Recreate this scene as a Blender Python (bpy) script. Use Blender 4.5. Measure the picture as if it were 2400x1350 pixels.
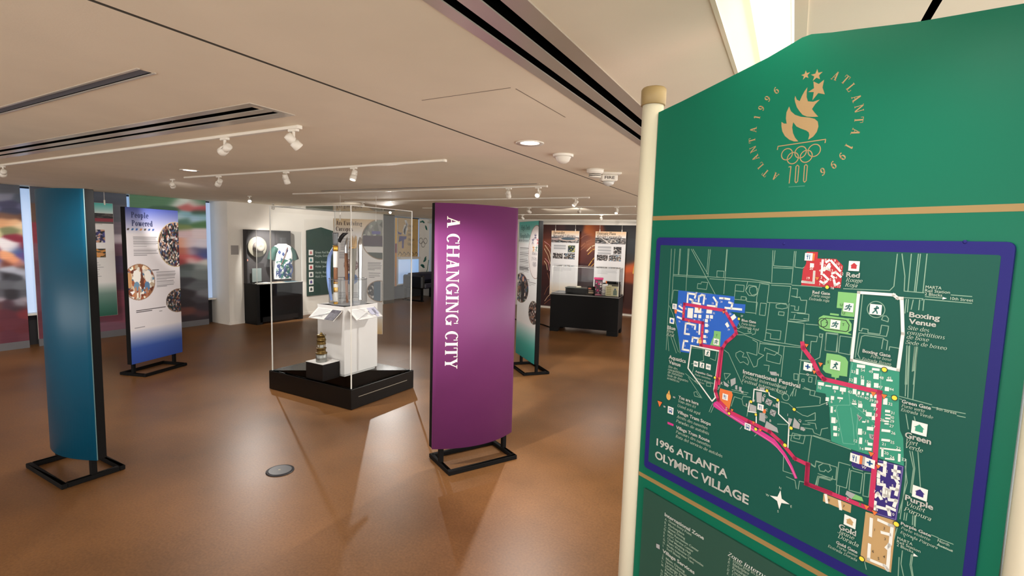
import bpy, math, random
import numpy as np
from mathutils import Vector, Matrix
from mathutils.geometry import tessellate_polygon

for o in list(bpy.data.objects):
    bpy.data.objects.remove(o, do_unlink=True)
scene = bpy.context.scene
COL = scene.collection
R_ = math.radians

# ------------------------------------------------------------------ camera
# metres; +Y runs along the ceiling seam, +X to the right, eye height 1.8
FPX, PITCH, ROLL, YAW, EYE = 1167.42, R_(5.452), R_(1.6542), R_(29.2338), 1.8
hd = Vector((-math.sin(YAW), math.cos(YAW), 0)); rt = Vector((math.cos(YAW), math.sin(YAW), 0)); up = Vector((0, 0, 1))
FW = math.cos(PITCH) * hd - math.sin(PITCH) * up
U0 = math.sin(PITCH) * hd + math.cos(PITCH) * up
RT = math.cos(ROLL) * rt + math.sin(ROLL) * U0
UP = -math.sin(ROLL) * rt + math.cos(ROLL) * U0
EYEP = Vector((0, 0, EYE))
cam = bpy.data.cameras.new('camera'); co = bpy.data.objects.new('camera', cam); COL.objects.link(co)
cam.sensor_fit = 'HORIZONTAL'; cam.sensor_width = 36; cam.lens = 36 * FPX / 2400; cam.clip_start = .05
mw = Matrix((RT, UP, -FW)).transposed().to_4x4(); mw.translation = EYEP
co.matrix_world = mw
scene.camera = co

# ------------------------------------------------------------------ exposure, world
vs = scene.view_settings
scene.display_settings.display_device = 'sRGB'
vs.view_transform = 'Standard'; vs.look = 'None'; vs.exposure = 0.0; vs.gamma = 1; vs.use_curve_mapping = False
wd = bpy.data.worlds.new('world'); scene.world = wd; wd.use_nodes = True
bg = wd.node_tree.nodes['Background']; bg.inputs[0].default_value = (1.0, .965, .92, 1); bg.inputs[1].default_value = 3.3
SPOT_W = 60.0       # one track spotlight
CAN_W = 34.0        # one recessed downlight
TROFFER_W = 9.0    # the long ceiling lens over the map sign
WARM = (1.0, .945, .885)

# ------------------------------------------------------------------ measuring helpers (photo pixel -> point of a known plane)
def ray(x, y): return FW + RT * ((x - 1200) / FPX) + UP * ((675 - y) / FPX)
def atz(x, y, z):
    d = ray(x, y); return EYEP + d * ((z - EYE) / d.z)
def onpl(x, y, p0, n):
    d = ray(x, y); n = Vector(n); return EYEP + d * ((Vector(p0) - EYEP).dot(n) / d.dot(n))
def proj(P):
    d = Vector(P) - EYEP; z = d.dot(FW); return 1200 + FPX * d.dot(RT) / z, 675 - FPX * d.dot(UP) / z

# ------------------------------------------------------------------ colour and materials
def lin(c):
    return tuple((v / 12.92 if v <= .04045 else ((v + .055) / 1.055) ** 2.4) for v in c)
def hx(r, g, b): return lin((r / 255, g / 255, b / 255))
MATS = {}
def mat(name, rgb, rough=.55, metal=0., spec=.5, coat=0., bump=0., bscale=60., var=0., vscale=3.):
    if name in MATS: return MATS[name]
    m = bpy.data.materials.new(name); m.use_nodes = True; nt = m.node_tree; b = nt.nodes['Principled BSDF']
    c = hx(*rgb)
    b.inputs['Base Color'].default_value = (*c, 1); b.inputs['Roughness'].default_value = rough
    b.inputs['Metallic'].default_value = metal; b.inputs['Specular IOR Level'].default_value = spec
    b.inputs['Coat Weight'].default_value = coat; b.inputs['Coat Roughness'].default_value = .12
    tc = nt.nodes.new('ShaderNodeTexCoord')
    nz = nt.nodes.new('ShaderNodeTexNoise'); nz.inputs['Scale'].default_value = vscale; nz.inputs['Detail'].default_value = 5
    nt.links.new(tc.outputs['Object'], nz.inputs['Vector'])
    v = max(var, .03)
    rp = nt.nodes.new('ShaderNodeValToRGB'); rp.color_ramp.elements[0].position = .3; rp.color_ramp.elements[1].position = .7
    rp.color_ramp.elements[0].color = (*[k * (1 - v) for k in c], 1); rp.color_ramp.elements[1].color = (*[min(1, k * (1 + v)) for k in c], 1)
    nt.links.new(nz.outputs['Fac'], rp.inputs['Fac']); nt.links.new(rp.outputs['Color'], b.inputs['Base Color'])
    if bump:
        n2 = nt.nodes.new('ShaderNodeTexNoise'); n2.inputs['Scale'].default_value = bscale; n2.inputs['Detail'].default_value = 4
        bp = nt.nodes.new('ShaderNodeBump'); bp.inputs['Strength'].default_value = bump; bp.inputs['Distance'].default_value = .01
        nt.links.new(tc.outputs['Object'], n2.inputs['Vector']); nt.links.new(n2.outputs['Fac'], bp.inputs['Height']); nt.links.new(bp.outputs['Normal'], b.inputs['Normal'])
    MATS[name] = m; return m
def emit(name, rgb, s):
    if name in MATS: return MATS[name]
    m = bpy.data.materials.new(name); m.use_nodes = True; nt = m.node_tree; b = nt.nodes['Principled BSDF']
    b.inputs['Base Color'].default_value = (.8, .8, .8, 1)
    b.inputs['Emission Color'].default_value = (*rgb, 1); b.inputs['Emission Strength'].default_value = s
    MATS[name] = m; return m
def glassmat(name, tint=(1, 1, 1), f0=.04, mx=.9):
    if name in MATS: return MATS[name]
    m = bpy.data.materials.new(name); m.use_nodes = True; nt = m.node_tree; nt.nodes.clear()
    out = nt.nodes.new('ShaderNodeOutputMaterial'); mix = nt.nodes.new('ShaderNodeMixShader')
    tr = nt.nodes.new('ShaderNodeBsdfTransparent'); tr.inputs[0].default_value = (*tint, 1)
    gl = nt.nodes.new('ShaderNodeBsdfGlossy'); gl.inputs['Roughness'].default_value = .01
    lw = nt.nodes.new('ShaderNodeLayerWeight'); lw.inputs['Blend'].default_value = .5
    pw = nt.nodes.new('ShaderNodeMath'); pw.operation = 'POWER'; pw.inputs[1].default_value = 5
    ma = nt.nodes.new('ShaderNodeMath'); ma.operation = 'MULTIPLY_ADD'; ma.inputs[1].default_value = mx; ma.inputs[2].default_value = f0
    nt.links.new(lw.outputs['Facing'], pw.inputs[0]); nt.links.new(pw.outputs[0], ma.inputs[0]); nt.links.new(ma.outputs[0], mix.inputs[0])
    nt.links.new(tr.outputs[0], mix.inputs[1]); nt.links.new(gl.outputs[0], mix.inputs[2]); nt.links.new(mix.outputs[0], out.inputs[0])
    MATS[name] = m; return m
def printmat(name, rough=.5, spec=.4):
    if name in MATS: return MATS[name]
    m = bpy.data.materials.new(name); m.use_nodes = True; nt = m.node_tree; b = nt.nodes['Principled BSDF']
    a = nt.nodes.new('ShaderNodeAttribute'); a.attribute_name = 'ink'
    nt.links.new(a.outputs['Color'], b.inputs['Base Color']); b.inputs['Roughness'].default_value = rough; b.inputs['Specular IOR Level'].default_value = spec
    MATS[name] = m; return m

# ------------------------------------------------------------------ mesh builder
class MB:
    def __init__(s): s.v = []; s.f = []; s.m = []; s.sm = []
    def add(s, verts, faces, mi=0, sm=False):
        o = len(s.v); s.v += [tuple(v) for v in verts]
        for f in faces: s.f.append(tuple(i + o for i in f)); s.m.append(mi); s.sm.append(sm)
    def quad(s, a, b, c, d, mi=0): s.add([a, b, c, d], [(0, 1, 2, 3)], mi)
    def box(s, x0, x1, y0, y1, z0, z1, mi=0, M=None, bev=0.):
        if bev:
            b = min(bev, (x1 - x0) / 2.2, (y1 - y0) / 2.2, (z1 - z0) / 2.2)
            V = []; 
            xs = (x0, x0 + b, x1 - b, x1); ys = (y0, y0 + b, y1 - b, y1)
            ring = lambda i: [(xs[i], ys[1 if i == 0 else 0]), ]
            r_out = [(x0 + b, y0), (x1 - b, y0), (x1, y0 + b), (x1, y1 - b), (x1 - b, y1), (x0 + b, y1), (x0, y1 - b), (x0, y0 + b)]
            r_in = [(x0 + b, y0 + b), (x1 - b, y0 + b), (x1 - b, y0 + b), (x1 - b, y1 - b), (x1 - b, y1 - b), (x0 + b, y1 - b), (x0 + b, y1 - b), (x0 + b, y0 + b)]
            for rr, z in ((r_in, z0), (r_out, z0 + b), (r_out, z1 - b), (r_in, z1)): V += [(x, y, z) for x, y in rr]
            F = []
            for k in range(3):
                for i in range(8): F.append((k * 8 + i, k * 8 + (i + 1) % 8, k * 8 + 8 + (i + 1) % 8, k * 8 + 8 + i))
            F.append((7, 5, 3, 1)); F.append((24, 27, 29, 31))
            F = [f for f in F]
        else:
            V = [(x0, y0, z0), (x1, y0, z0), (x1, y1, z0), (x0, y1, z0), (x0, y0, z1), (x1, y0, z1), (x1, y1, z1), (x0, y1, z1)]
            F = [(0, 3, 2, 1), (4, 5, 6, 7), (0, 1, 5, 4), (1, 2, 6, 5), (2, 3, 7, 6), (3, 0, 4, 7)]
        if M is not None: V = [tuple(M @ Vector(v)) for v in V]
        s.add(V, F, mi); return s
    def tube(s, pts, r, n=10, mi=0, caps=True, sm=True):
        pts = [Vector(p) for p in pts]; rs = r if isinstance(r, (list, tuple)) else [r] * len(pts)
        V = []; prev = None
        for i, p in enumerate(pts):
            t = (pts[min(i + 1, len(pts) - 1)] - pts[max(i - 1, 0)]).normalized()
            if prev is None:
                a = t.cross(Vector((0, 0, 1)) if abs(t.z) < .9 else Vector((1, 0, 0))).normalized()
            else:
                a = (prev - t * prev.dot(t)).normalized()
            prev = a; b = t.cross(a)
            for k in range(n):
                an = 2 * math.pi * k / n; V.append(p + (a * math.cos(an) + b * math.sin(an)) * rs[i])
        F = []
        for i in range(len(pts) - 1):
            for k in range(n): F.append((i * n + k, i * n + (k + 1) % n, (i + 1) * n + (k + 1) % n, (i + 1) * n + k))
        s.add(V, F, mi, sm)
        if caps:
            o = (len(pts) - 1) * n
            s.add(V[:n], [tuple(range(n))[::-1]], mi); s.add(V[o:], [tuple(range(n))], mi)
        return s
    def lathe(s, prof, n=24, M=None, mi=0, sm=True, mis=None):
        "prof: (radius, z) pairs from bottom to top"
        V = []
        for r, z in prof:
            for k in range(n):
                a = 2 * math.pi * k / n; v = Vector((r * math.cos(a), r * math.sin(a), z)); V.append(tuple(M @ v) if M is not None else tuple(v))
        for i in range(len(prof) - 1):
            F = [(i * n + k, i * n + (k + 1) % n, (i + 1) * n + (k + 1) % n, (i + 1) * n + k) for k in range(n)]
            o = len(s.v)
            if i == 0: base = o; s.v += V
            for f in F: s.f.append(tuple(j + base for j in f)); s.m.append(mis[i] if mis else mi); s.sm.append(sm)
        if prof[0][0] > 1e-6: s.f.append(tuple(base + k for k in range(n))[::-1]); s.m.append(mis[0] if mis else mi); s.sm.append(False)
        if prof[-1][0] > 1e-6: s.f.append(tuple(base + (len(prof) - 1) * n + k for k in range(n))); s.m.append(mis[-1] if mis else mi); s.sm.append(False)
        return s
    def prism(s, poly, y0, y1, mi=0, M=None):
        "outline (x,z) extruded along y"
        n = len(poly); tri = tessellate_polygon([[Vector((p[0], p[1], 0)) for p in poly]])
        V = [(p[0], y0, p[1]) for p in poly] + [(p[0], y1, p[1]) for p in poly]
        F = [tuple(t) for t in tri] + [tuple(n + i for i in t[::-1]) for t in tri] + [(i, (i + 1) % n, n + (i + 1) % n, n + i) for i in range(n)]
        if M is not None: V = [tuple(M @ Vector(v)) for v in V]
        s.add(V, F, mi); return s
    def build(s, name, mats, parent=None, loc=None, rz=None):
        me = bpy.data.meshes.new(name); me.from_pydata(s.v, [], s.f)
        for m in (mats if isinstance(mats, (list, tuple)) else [mats]): me.materials.append(m)
        me.polygons.foreach_set('material_index', s.m); me.polygons.foreach_set('use_smooth', s.sm); me.update()
        o = bpy.data.objects.new(name, me); COL.objects.link(o)
        if parent is not None: o.parent = parent
        if loc is not None: o.location = loc
        if rz is not None: o.rotation_euler = (0, 0, rz)
        return o
def tag(o, label=None, cat=None, group=None, kind=None):
    if label: o['label'] = label
    if cat: o['category'] = cat
    if group: o['group'] = group
    if kind: o['kind'] = kind
    return o
def thing(name, label, cat, loc=(0, 0, 0), rz=0., group=None):
    o = bpy.data.objects.new(name, None); COL.objects.link(o); o.empty_display_size = .1
    o.location = loc; o.rotation_euler = (0, 0, rz)
    return tag(o, label, cat, group)
def struct(o): o['kind'] = 'structure'; return o

# ------------------------------------------------------------------ flat inks: polygons in (x, z) printed on a face
class Ink:
    def __init__(s): s.mb = MB(); s.cols = []; s.mats = []
    def col(s, m):
        if m not in s.mats: s.mats.append(m)
        return s.mats.index(m)
    def poly(s, pts, m, layer=0):
        y = -.0003 * layer - .0004; mi = s.col(m)
        if len(pts) <= 4 and len(pts) > 2 and convex(pts): s.mb.add([(p[0], y, p[1]) for p in pts], [tuple(range(len(pts)))], mi)
        else:
            tri = tessellate_polygon([[Vector((p[0], p[1], 0)) for p in pts]])
            s.mb.add([(p[0], y, p[1]) for p in pts], [tuple(t) for t in tri], mi)
    def line(s, pts, w, m, layer=0):
        for k in range(len(pts) - 1):
            a = Vector(pts[k]); b = Vector(pts[k + 1]); d = b - a
            if d.length < 1e-6: continue
            d.normalize(); nrm = Vector((-d.y, d.x)) * w / 2; e = d * (w / 2 if w > .004 else w * .2)
            a2 = a - e; b2 = b + e
            s.poly([a2 + nrm, a2 - nrm, b2 - nrm, b2 + nrm], m, layer)
    def disc(s, c, rx, rz, m, layer=0, n=24):
        s.poly([(c[0] + rx * math.cos(2 * math.pi * k / n), c[1] + rz * math.sin(2 * math.pi * k / n)) for k in range(n)], m, layer)
    def ring(s, c, rx, rz, w, m, layer=0, n=40):
        for k in range(n):
            a0 = 2 * math.pi * k / n; a1 = 2 * math.pi * (k + 1) / n
            s.poly([(c[0] + (rx + q * w / 2) * math.cos(a), c[1] + (rz + q * w / 2) * math.sin(a)) for q, a in ((1, a0), (1, a1), (-1, a1), (-1, a0))], m, layer)
    def polys(s, ps, m, layer=0):
        for p in ps: s.poly(p, m, layer)
    def build(s, name, parent): return s.mb.build(name, s.mats, parent)
def convex(p):
    n = len(p); sg = 0
    for i in range(n):
        a, b, c = p[i], p[(i + 1) % n], p[(i + 2) % n]
        cr = (b[0] - a[0]) * (c[1] - b[1]) - (b[1] - a[1]) * (c[0] - b[0])
        if abs(cr) < 1e-12: continue
        if sg == 0: sg = 1 if cr > 0 else -1
        elif (cr > 0) != (sg > 0): return False
    return True

# ------------------------------------------------------------------ lettering
# a high-contrast serif face drawn from stems, hairlines, bowls and slabs (cap height 1)
def glyph(ch, T, t, s=.07):
    P = []
    def Rc(x0, y0, x1, y1): P.append([(x0, y0), (x1, y0), (x1, y1), (x0, y1)])
    def V(x, y0, y1, f='', w=None):
        w = w or T; Rc(x, y0, x + w, y1)
        if 'B' in f: Rc(x - s, y0, x + w + s, y0 + t)
        if 'T' in f: Rc(x - s, y1 - t, x + w + s, y1)
        if 'L' in f: P.append([(x - s * 1.2, y1 - t * 1.6), (x, y1 - t * 2.4), (x, y1), (x - s * 1.2, y1 - t * .6)])
    def H(x0, x1, y): Rc(x0, y, x1, y + t)
    def D(x0, y0, x1, y1, w): P.append([(x0, y0), (x0 + w, y0), (x1 + w, y1), (x1, y1)])
    def O(cx, cy, rx, ry, a0=0, a1=360, w=None):
        w = w or T; n = max(6, int((a1 - a0) / 15))
        for k in range(n):
            q0 = R_(a0 + (a1 - a0) * k / n); q1 = R_(a0 + (a1 - a0) * (k + 1) / n)
            P.append([(cx + rx * math.cos(q0), cy + ry * math.sin(q0)), (cx + rx * math.cos(q1), cy + ry * math.sin(q1)),
                      (cx + (rx - w) * math.cos(q1), cy + (ry - t) * math.sin(q1)), (cx + (rx - w) * math.cos(q0), cy + (ry - t) * math.sin(q0))])
    def Dot(x, y, r): P.append([(x + r * math.cos(R_(45 * k + 22)), y + r * math.sin(R_(45 * k + 22))) for k in range(8)])
    X = .68; a = .6; c = ch
    if c == ' ': a = .32
    elif c == 'A': D(.07, 0, .37, 1, t * 1.3); D(.70 - T * 1.1, 0, .42 - T * .55, 1, T * 1.1); H(.17, .56, .3); H(0, .24, 0); H(.46, .80, 0); a = .80
    elif c == 'B': V(.1, 0, 1, 'BT'); O(.34, .75, .28, .25, -90, 90); O(.36, .26, .32, .26, -90, 90); H(.15, .36, 1 - t); H(.15, .36, .5); H(.15, .36, 0); a = .74
    elif c == 'C': O(.40, .5, .37, .52, 48, 312); Rc(.66, .66, .66 + t, 1); a = .76
    elif c == 'D': V(.1, 0, 1, 'BT'); O(.34, .5, .42, .5, -90, 90); H(.15, .36, 1 - t); H(.15, .36, 0); a = .82
    elif c in 'EF':
        V(.1, 0, 1, 'BT'); H(.1, .6, 1 - t); H(.2, .46, .48); Rc(.6 - t, .7, .6, 1); Rc(.46 - t, .36, .46, .64)
        if c == 'E': H(.1, .62, 0); Rc(.62 - t, 0, .62, .3)
        a = .68
    elif c == 'G': O(.40, .5, .37, .52, 48, 318); Rc(.66, .66, .66 + t, 1); V(.60, 0.02, .42); H(.5, .84, .42 - t / 2); a = .84
    elif c == 'H': V(.1, 0, 1, 'BT'); V(.86 - T, 0, 1, 'BT'); H(.15, .8, .48); a = .96
    elif c == 'I': V(.1, 0, 1, 'BT'); a = .2 + T
    elif c == 'J': V(.22, .1, 1, 'T'); O(.22 + T - .24, .14, .24, .18, -170, 0); a = .3 + T
    elif c == 'K': V(.1, 0, 1, 'BT'); D(.22, .42, .58, 1, t * 1.4); D(.72 - T, 0, .32, .56, T); H(.48, .82, 0); H(.46, .76, 1 - t); a = .82
    elif c == 'L': V(.1, 0, 1, 'BT'); H(.1, .64, 0); Rc(.64 - t, 0, .64, .34); a = .68
    elif c == 'M': V(.12, 0, 1, 'B', t * 1.3); V(1.0 - T, 0, 1, 'BT'); D(.5 - T / 2, .03, .12, 1, T); D(.5, .03, .96 - T, 1, t * 1.3); H(.0, .2, 1 - t); a = 1.1
    elif c == 'N': V(.12, 0, 1, 'B', t * 1.3); V(.78 - t, 0, 1, 'T', t * 1.3); D(.80 - T, 0, .08, 1, T); H(.0, .24, 1 - t); a = .9
    elif c == 'O': O(.42, .5, .40, .52); a = .84
    elif c == 'P': V(.1, 0, 1, 'BT'); O(.34, .73, .32, .27, -90, 90); H(.15, .36, 1 - t); H(.15, .36, .46); a = .70
    elif c == 'Q': O(.42, .5, .40, .52); D(.6, -.2, .4, .1, T * .8); a = .84
    elif c == 'R': V(.1, 0, 1, 'BT'); O(.34, .75, .30, .25, -90, 90); H(.15, .36, 1 - t); H(.15, .36, .5); D(.64 - T * .6, 0, .32, .5, T); H(.5, .8, 0); a = .78
    elif c == 'S': O(.32, .74, .26, .28, 40, 230); O(.32, .27, .28, .29, -140, 60); D(.48 - T * .5, .38, .12, .66, T); Rc(.53, .68, .53 + t, 1); Rc(.05, 0, .05 + t, .32); a = .62
    elif c == 'T': V(.38 - T / 2, 0, 1, 'B'); H(.03, .73, 1 - t); Rc(.03, .68, .03 + t, 1); Rc(.73 - t, .68, .73, 1); a = .76
    elif c == 'U': V(.1, .25, 1, 'T'); V(.74 - t, .25, 1, 'T', t * 1.3); O(.1 + (.64 + t) / 2, .28, (.64 + t) / 2, .30, 180, 360); a = .84
    elif c == 'V': D(.40 - T * .5, 0, .08, 1, T); D(.42, 0, .68, 1, t * 1.3); H(0, .32, 1 - t); H(.54, .8, 1 - t); a = .78
    elif c == 'W': D(.34 - T * .5, 0, .08, 1, T); D(.36, 0, .52, 1, t); D(.74 - T * .5, 0, .46, 1, T); D(.76, 0, .98, 1, t * 1.2); H(0, .3, 1 - t); H(.86, 1.1, 1 - t); a = 1.08
    elif c == 'X': D(.66 - T, 0, .08, 1, T); D(.06, 0, .6, 1, t); H(0, .3, 1 - t); H(.42, .74, 0); a = .74
    elif c == 'Y': V(.4 - T / 2, 0, .46, 'B'); D(.4 - T / 2, .44, .07, 1, T); D(.4 + T / 2 - t, .44, .66, 1, t * 1.3); H(0, .32, 1 - t); H(.52, .8, 1 - t); a = .78
    elif c == 'Z': H(.05, .6, 1 - t); H(.05, .62, 0); D(.04, 0, .6 - T, 1, T); a = .66
    elif c == '1': V(.14, 0, 1, 'B'); P.append([(.02, .8), (.14, .86), (.14, 1), (.02, .86)]); a = .3 + T
    elif c == '9': O(.30, .68, .27, .34); O(.12, .60, .45, .60, -75, 10); Dot(.13, .09, T * .5); a = .62
    elif c == '6': O(.30, .32, .27, .34); O(.48, .40, .45, .60, 105, 190); Dot(.47, .91, T * .5); a = .62
    elif c == '0': O(.30, .5, .27, .52); a = .62
    elif c == 'a': V(.40 - T * .6, 0, .46); O(.25, .44, .24, .25, 0, 160); O(.24, .20, .21, .21, 60, 320); H(.36, .52, 0); a = .54
    elif c == 'b': V(.06, 0, 1, 'L'); O(.31, .34, .27, .36); a = .64
    elif c == 'c': O(.30, .34, .27, .36, 50, 312); Dot(.46, .52, T * .5); a = .54
    elif c == 'd': O(.30, .34, .27, .36); V(.55 - T, 0, 1, 'L'); H(.5, .64, 0); a = .64
    elif c == 'e': O(.30, .34, .27, .36, 0, 318); H(.1, .56, .33); a = .58
    elif c == 'f': V(.12, 0, .84, 'B'); O(.34, .80, .22, .22, 50, 180); H(0, .36, .62); a = .38
    elif c == 'g': O(.28, .44, .23, .25); O(.28, -.1, .26, .18); H(.4, .56, .62); a = .56
    elif c in 'hnm':
        V(.08, 0, 1 if c == 'h' else X, 'BL'); O(.08 + T + .15, .42, .15 + T * .95, .27, 0, 120); x2 = .08 + .3 + T * .98; V(x2, 0, .44, 'B')
        a = x2 + T + .1
        if c == 'm': O(x2 + T + .15, .42, .15 + T * .95, .27, 0, 120); V(x2 + .3 + T * .98, 0, .44, 'B'); a = x2 + .4 + 2 * T
    elif c == 'i': V(.1, 0, X, 'BL'); Dot(.1 + T / 2, .88, T * .62); a = .2 + T
    elif c == 'j': V(.1, -.1, X, 'L'); Dot(.1 + T / 2, .88, T * .62); O(.02, -.1, .08 + T, .18, -150, 0); a = .2 + T
    elif c == 'k': V(.08, 0, 1, 'BL'); D(.2, .28, .42, X, t * 1.3); D(.58 - T, 0, .26, .4, T); H(.34, .64, X - t); H(.4, .66, 0); a = .64
    elif c == 'l': V(.1, 0, 1, 'BL'); a = .2 + T
    elif c == 'o': O(.30, .34, .27, .36); a = .6
    elif c == 'p': V(.08, -.3, X, 'BL'); O(.33, .34, .27, .36); a = .66
    elif c == 'q': O(.30, .34, .27, .36); V(.55 - T, -.3, X, 'B'); a = .64
    elif c == 'r': V(.08, 0, X, 'BL'); O(.08 + T + .14, .42, .16 + T * .5, .27, 50, 120); Dot(.34, .56, T * .55); a = .44
    elif c == 's': O(.24, .50, .19, .19, 40, 240); O(.24, .19, .20, .2, -140, 60); D(.36 - T * .5, .26, .09, .42, T * .9); a = .46
    elif c == 't': V(.12, .06, .88); H(0, .36, .62); O(.12 + .16, .12, .16, .13, 180, 320); a = .4
    elif c == 'u': V(.08, .15, X, 'L'); V(.5 - T * .5, 0, X, 'L'); O(.08 + .21, .2, .21, .21, 180, 330); a = .62
    elif c == 'v': D(.3 - T * .5, 0, .06, X, T); D(.31, 0, .50, X, t * 1.3); H(0, .24, X - t); H(.4, .6, X - t); a = .58
    elif c == 'w': D(.26 - T * .5, 0, .06, X, T); D(.28, 0, .38, X, t); D(.56 - T * .5, 0, .36, X, T); D(.58, 0, .74, X, t * 1.2); H(0, .22, X - t); H(.66, .82, X - t); a = .8
    elif c == 'x': D(.52 - T, 0, .06, X, T); D(.05, 0, .46, X, t); H(0, .24, X - t); H(.32, .58, 0); a = .56
    elif c == 'y': D(.3 - T * .5, 0, .06, X, T); D(.12, -.3, .50, X, t * 1.3); H(0, .24, X - t); H(.4, .6, X - t); Dot(.12, -.24, T * .5); a = .58
    elif c == 'z': H(.04, .46, X - t); H(.04, .48, 0); D(.04, 0, .46 - T, X, T); a = .5
    elif c == '-': Rc(.04, .26, .3, .26 + t * 1.6); a = .34
    elif c == '.': Dot(.1, .06, T * .5); a = .2
    return P, a
ACC = {'é': ('e', "'"), 'ê': ('e', '^'), 'á': ('a', "'"), 'ú': ('u', "'"), 'í': ('i', "'"), 'è': ('e', '`')}
def serif(txt, T=.15, t=.05, track=.03, slant=0.):
    out = []; x = 0
    for ch in txt:
        acc = None
        if ch in ACC: ch, acc = ACC[ch]
        P, a = glyph(ch, T, t)
        if acc: P = P + [[(a * .42, .76), (a * .42 + t * 1.5, .76), (a * .62, .98), (a * .62 - t * 1.5, .98)]]
        out += [[(p[0] + x + p[1] * slant, p[1]) for p in q] for q in P]
        x += a + track
    return out, x - track
_sans = {}
def sans(txt, bold=.0):
    "the built-in sans face as polygons, cap height 1"
    key = (txt, bold)
    if key in _sans: return _sans[key]
    cu = bpy.data.curves.new('t', 'FONT'); cu.body = txt; cu.size = 1; cu.offset = bold; cu.resolution_u = 3; cu.fill_mode = 'FRONT'
    ob = bpy.data.objects.new('t', cu); COL.objects.link(ob)
    dg = bpy.context.evaluated_depsgraph_get(); me = bpy.data.meshes.new_from_object(ob.evaluated_get(dg))
    k = 1 / .73
    ps = [[(me.vertices[i].co.x * k, me.vertices[i].co.y * k) for i in p.vertices] for p in me.polygons]
    xs = [q[0] for p in ps for q in p] or [0, 1]
    x0 = min(xs); w = max(xs) - x0
    ps = [[(q[0] - x0, q[1]) for q in p] for p in ps]
    bpy.data.objects.remove(ob); bpy.data.curves.remove(cu); bpy.data.meshes.remove(me)
    _sans[key] = (ps, w); return ps, w

# ------------------------------------------------------------------ printed pictures: a fine grid whose vertices carry the ink colours
rng = np.random.default_rng(7)
class Cv:
    def __init__(s, w, h, c=(240, 240, 240)):
        s.w, s.h = w, h; s.a = np.empty((h, w, 3)); s.a[:] = np.array(c) / 255.
        s.Y, s.X = np.mgrid[0:h, 0:w].astype(float); s.X = (s.X + .5) / w; s.Y = (s.Y + .5) / h      # 0..1, y down
    def put(s, m, c):
        m = m[..., None]; s.a = s.a * (1 - m) + (np.array(c) / 255. if not isinstance(c, np.ndarray) else c) * m
    def rect(s, x0, y0, x1, y1, c): s.put(((s.X >= x0) & (s.X <= x1) & (s.Y >= y0) & (s.Y <= y1)).astype(float), c)
    def ell(s, cx, cy, rx, ry, c): s.put((((s.X - cx) / rx) ** 2 + ((s.Y - cy) / ry) ** 2 <= 1).astype(float), c)
    def vgrad(s, y0, y1, c0, c1):
        k = np.clip((s.Y - y0) / (y1 - y0), 0, 1)[..., None]; g = np.array(c0) / 255. * (1 - k) + np.array(c1) / 255. * k
        s.put(((s.Y >= y0) & (s.Y <= y1)).astype(float), g)
    def lines(s, x0, x1, y0, n, dy, c, hgt=None):
        for i in range(n):
            xe = x1 - (x1 - x0) * (rng.random() * .15 if i < n - 1 else .5)
            s.rect(x0, y0 + i * dy, xe, y0 + i * dy + (hgt or dy * .5), c)
    def photo(s, pal, scale=12, mask=None, seed=0, bias=0):
        "mottled picture made of soft patches of the palette"
        r = np.random.default_rng(seed); n = int(scale * scale); px = r.random(n); py = r.random(n); pc = np.array(pal)[r.integers(0, len(pal), n)] / 255.
        pc = np.clip(pc * (1 + (r.random((n, 1)) - .5) * .35), 0, 1)
        ys, xs = np.nonzero(mask)
        if len(ys) == 0: return
        x0, x1, y0, y1 = s.X[ys, xs].min(), s.X[ys, xs].max(), s.Y[ys, xs].min(), s.Y[ys, xs].max()
        u = (s.X[ys, xs] - x0) / (x1 - x0 + 1e-6); v = (s.Y[ys, xs] - y0) / (y1 - y0 + 1e-6)
        d = (u[:, None] - px) ** 2 + ((v[:, None] - py)) ** 2
        s.a[ys, xs] = pc[np.argmin(d, 1)]
    def box(s, x0, y0, x1, y1): return (s.X >= x0) & (s.X <= x1) & (s.Y >= y0) & (s.Y <= y1)
    def oval(s, cx, cy, rx, ry): return ((s.X - cx) / rx) ** 2 + ((s.Y - cy) / ry) ** 2 <= 1
def print_mesh(name, cv, fn, parent=None, rough=.5, spec=.4):
    "cv: canvas; fn(u, v) -> local point, u left to right, v from bottom to top"
    h, w = cv.a.shape[:2]; a = np.clip(cv.a, 0, 1)
    L = np.where(a <= .04045, a / 12.92, ((a + .055) / 1.055) ** 2.4)
    V = [fn(i / (w - 1), 1 - j / (h - 1)) for j in range(h) for i in range(w)]
    me = bpy.data.meshes.new(name); n = w * h; nf = (w - 1) * (h - 1)
    me.vertices.add(n); me.vertices.foreach_set('co', np.array(V, float).ravel())
    J, I = np.mgrid[0:h - 1, 0:w - 1]; b = (J * w + I).ravel()
    q = np.stack([b + w, b + w + 1, b + 1, b], 1).ravel()
    me.loops.add(nf * 4); me.loops.foreach_set('vertex_index', q.astype(np.int32)); me.polygons.add(nf)
    me.polygons.foreach_set('loop_start', np.arange(nf, dtype=np.int32) * 4); me.polygons.foreach_set('use_smooth', np.ones(nf, bool))
    me.update(calc_edges=True)
    at = me.attributes.new('ink', 'FLOAT_COLOR', 'POINT'); at.data.foreach_set('color', np.concatenate([L.reshape(-1, 3), np.ones((n, 1))], 1).ravel().astype(np.float32))
    me.materials.append(printmat('print_r%02d' % int(rough * 100), rough, spec)); me.validate()
    o = bpy.data.objects.new(name, me); COL.objects.link(o)
    if parent is not None: o.parent = parent
    return o
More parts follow.
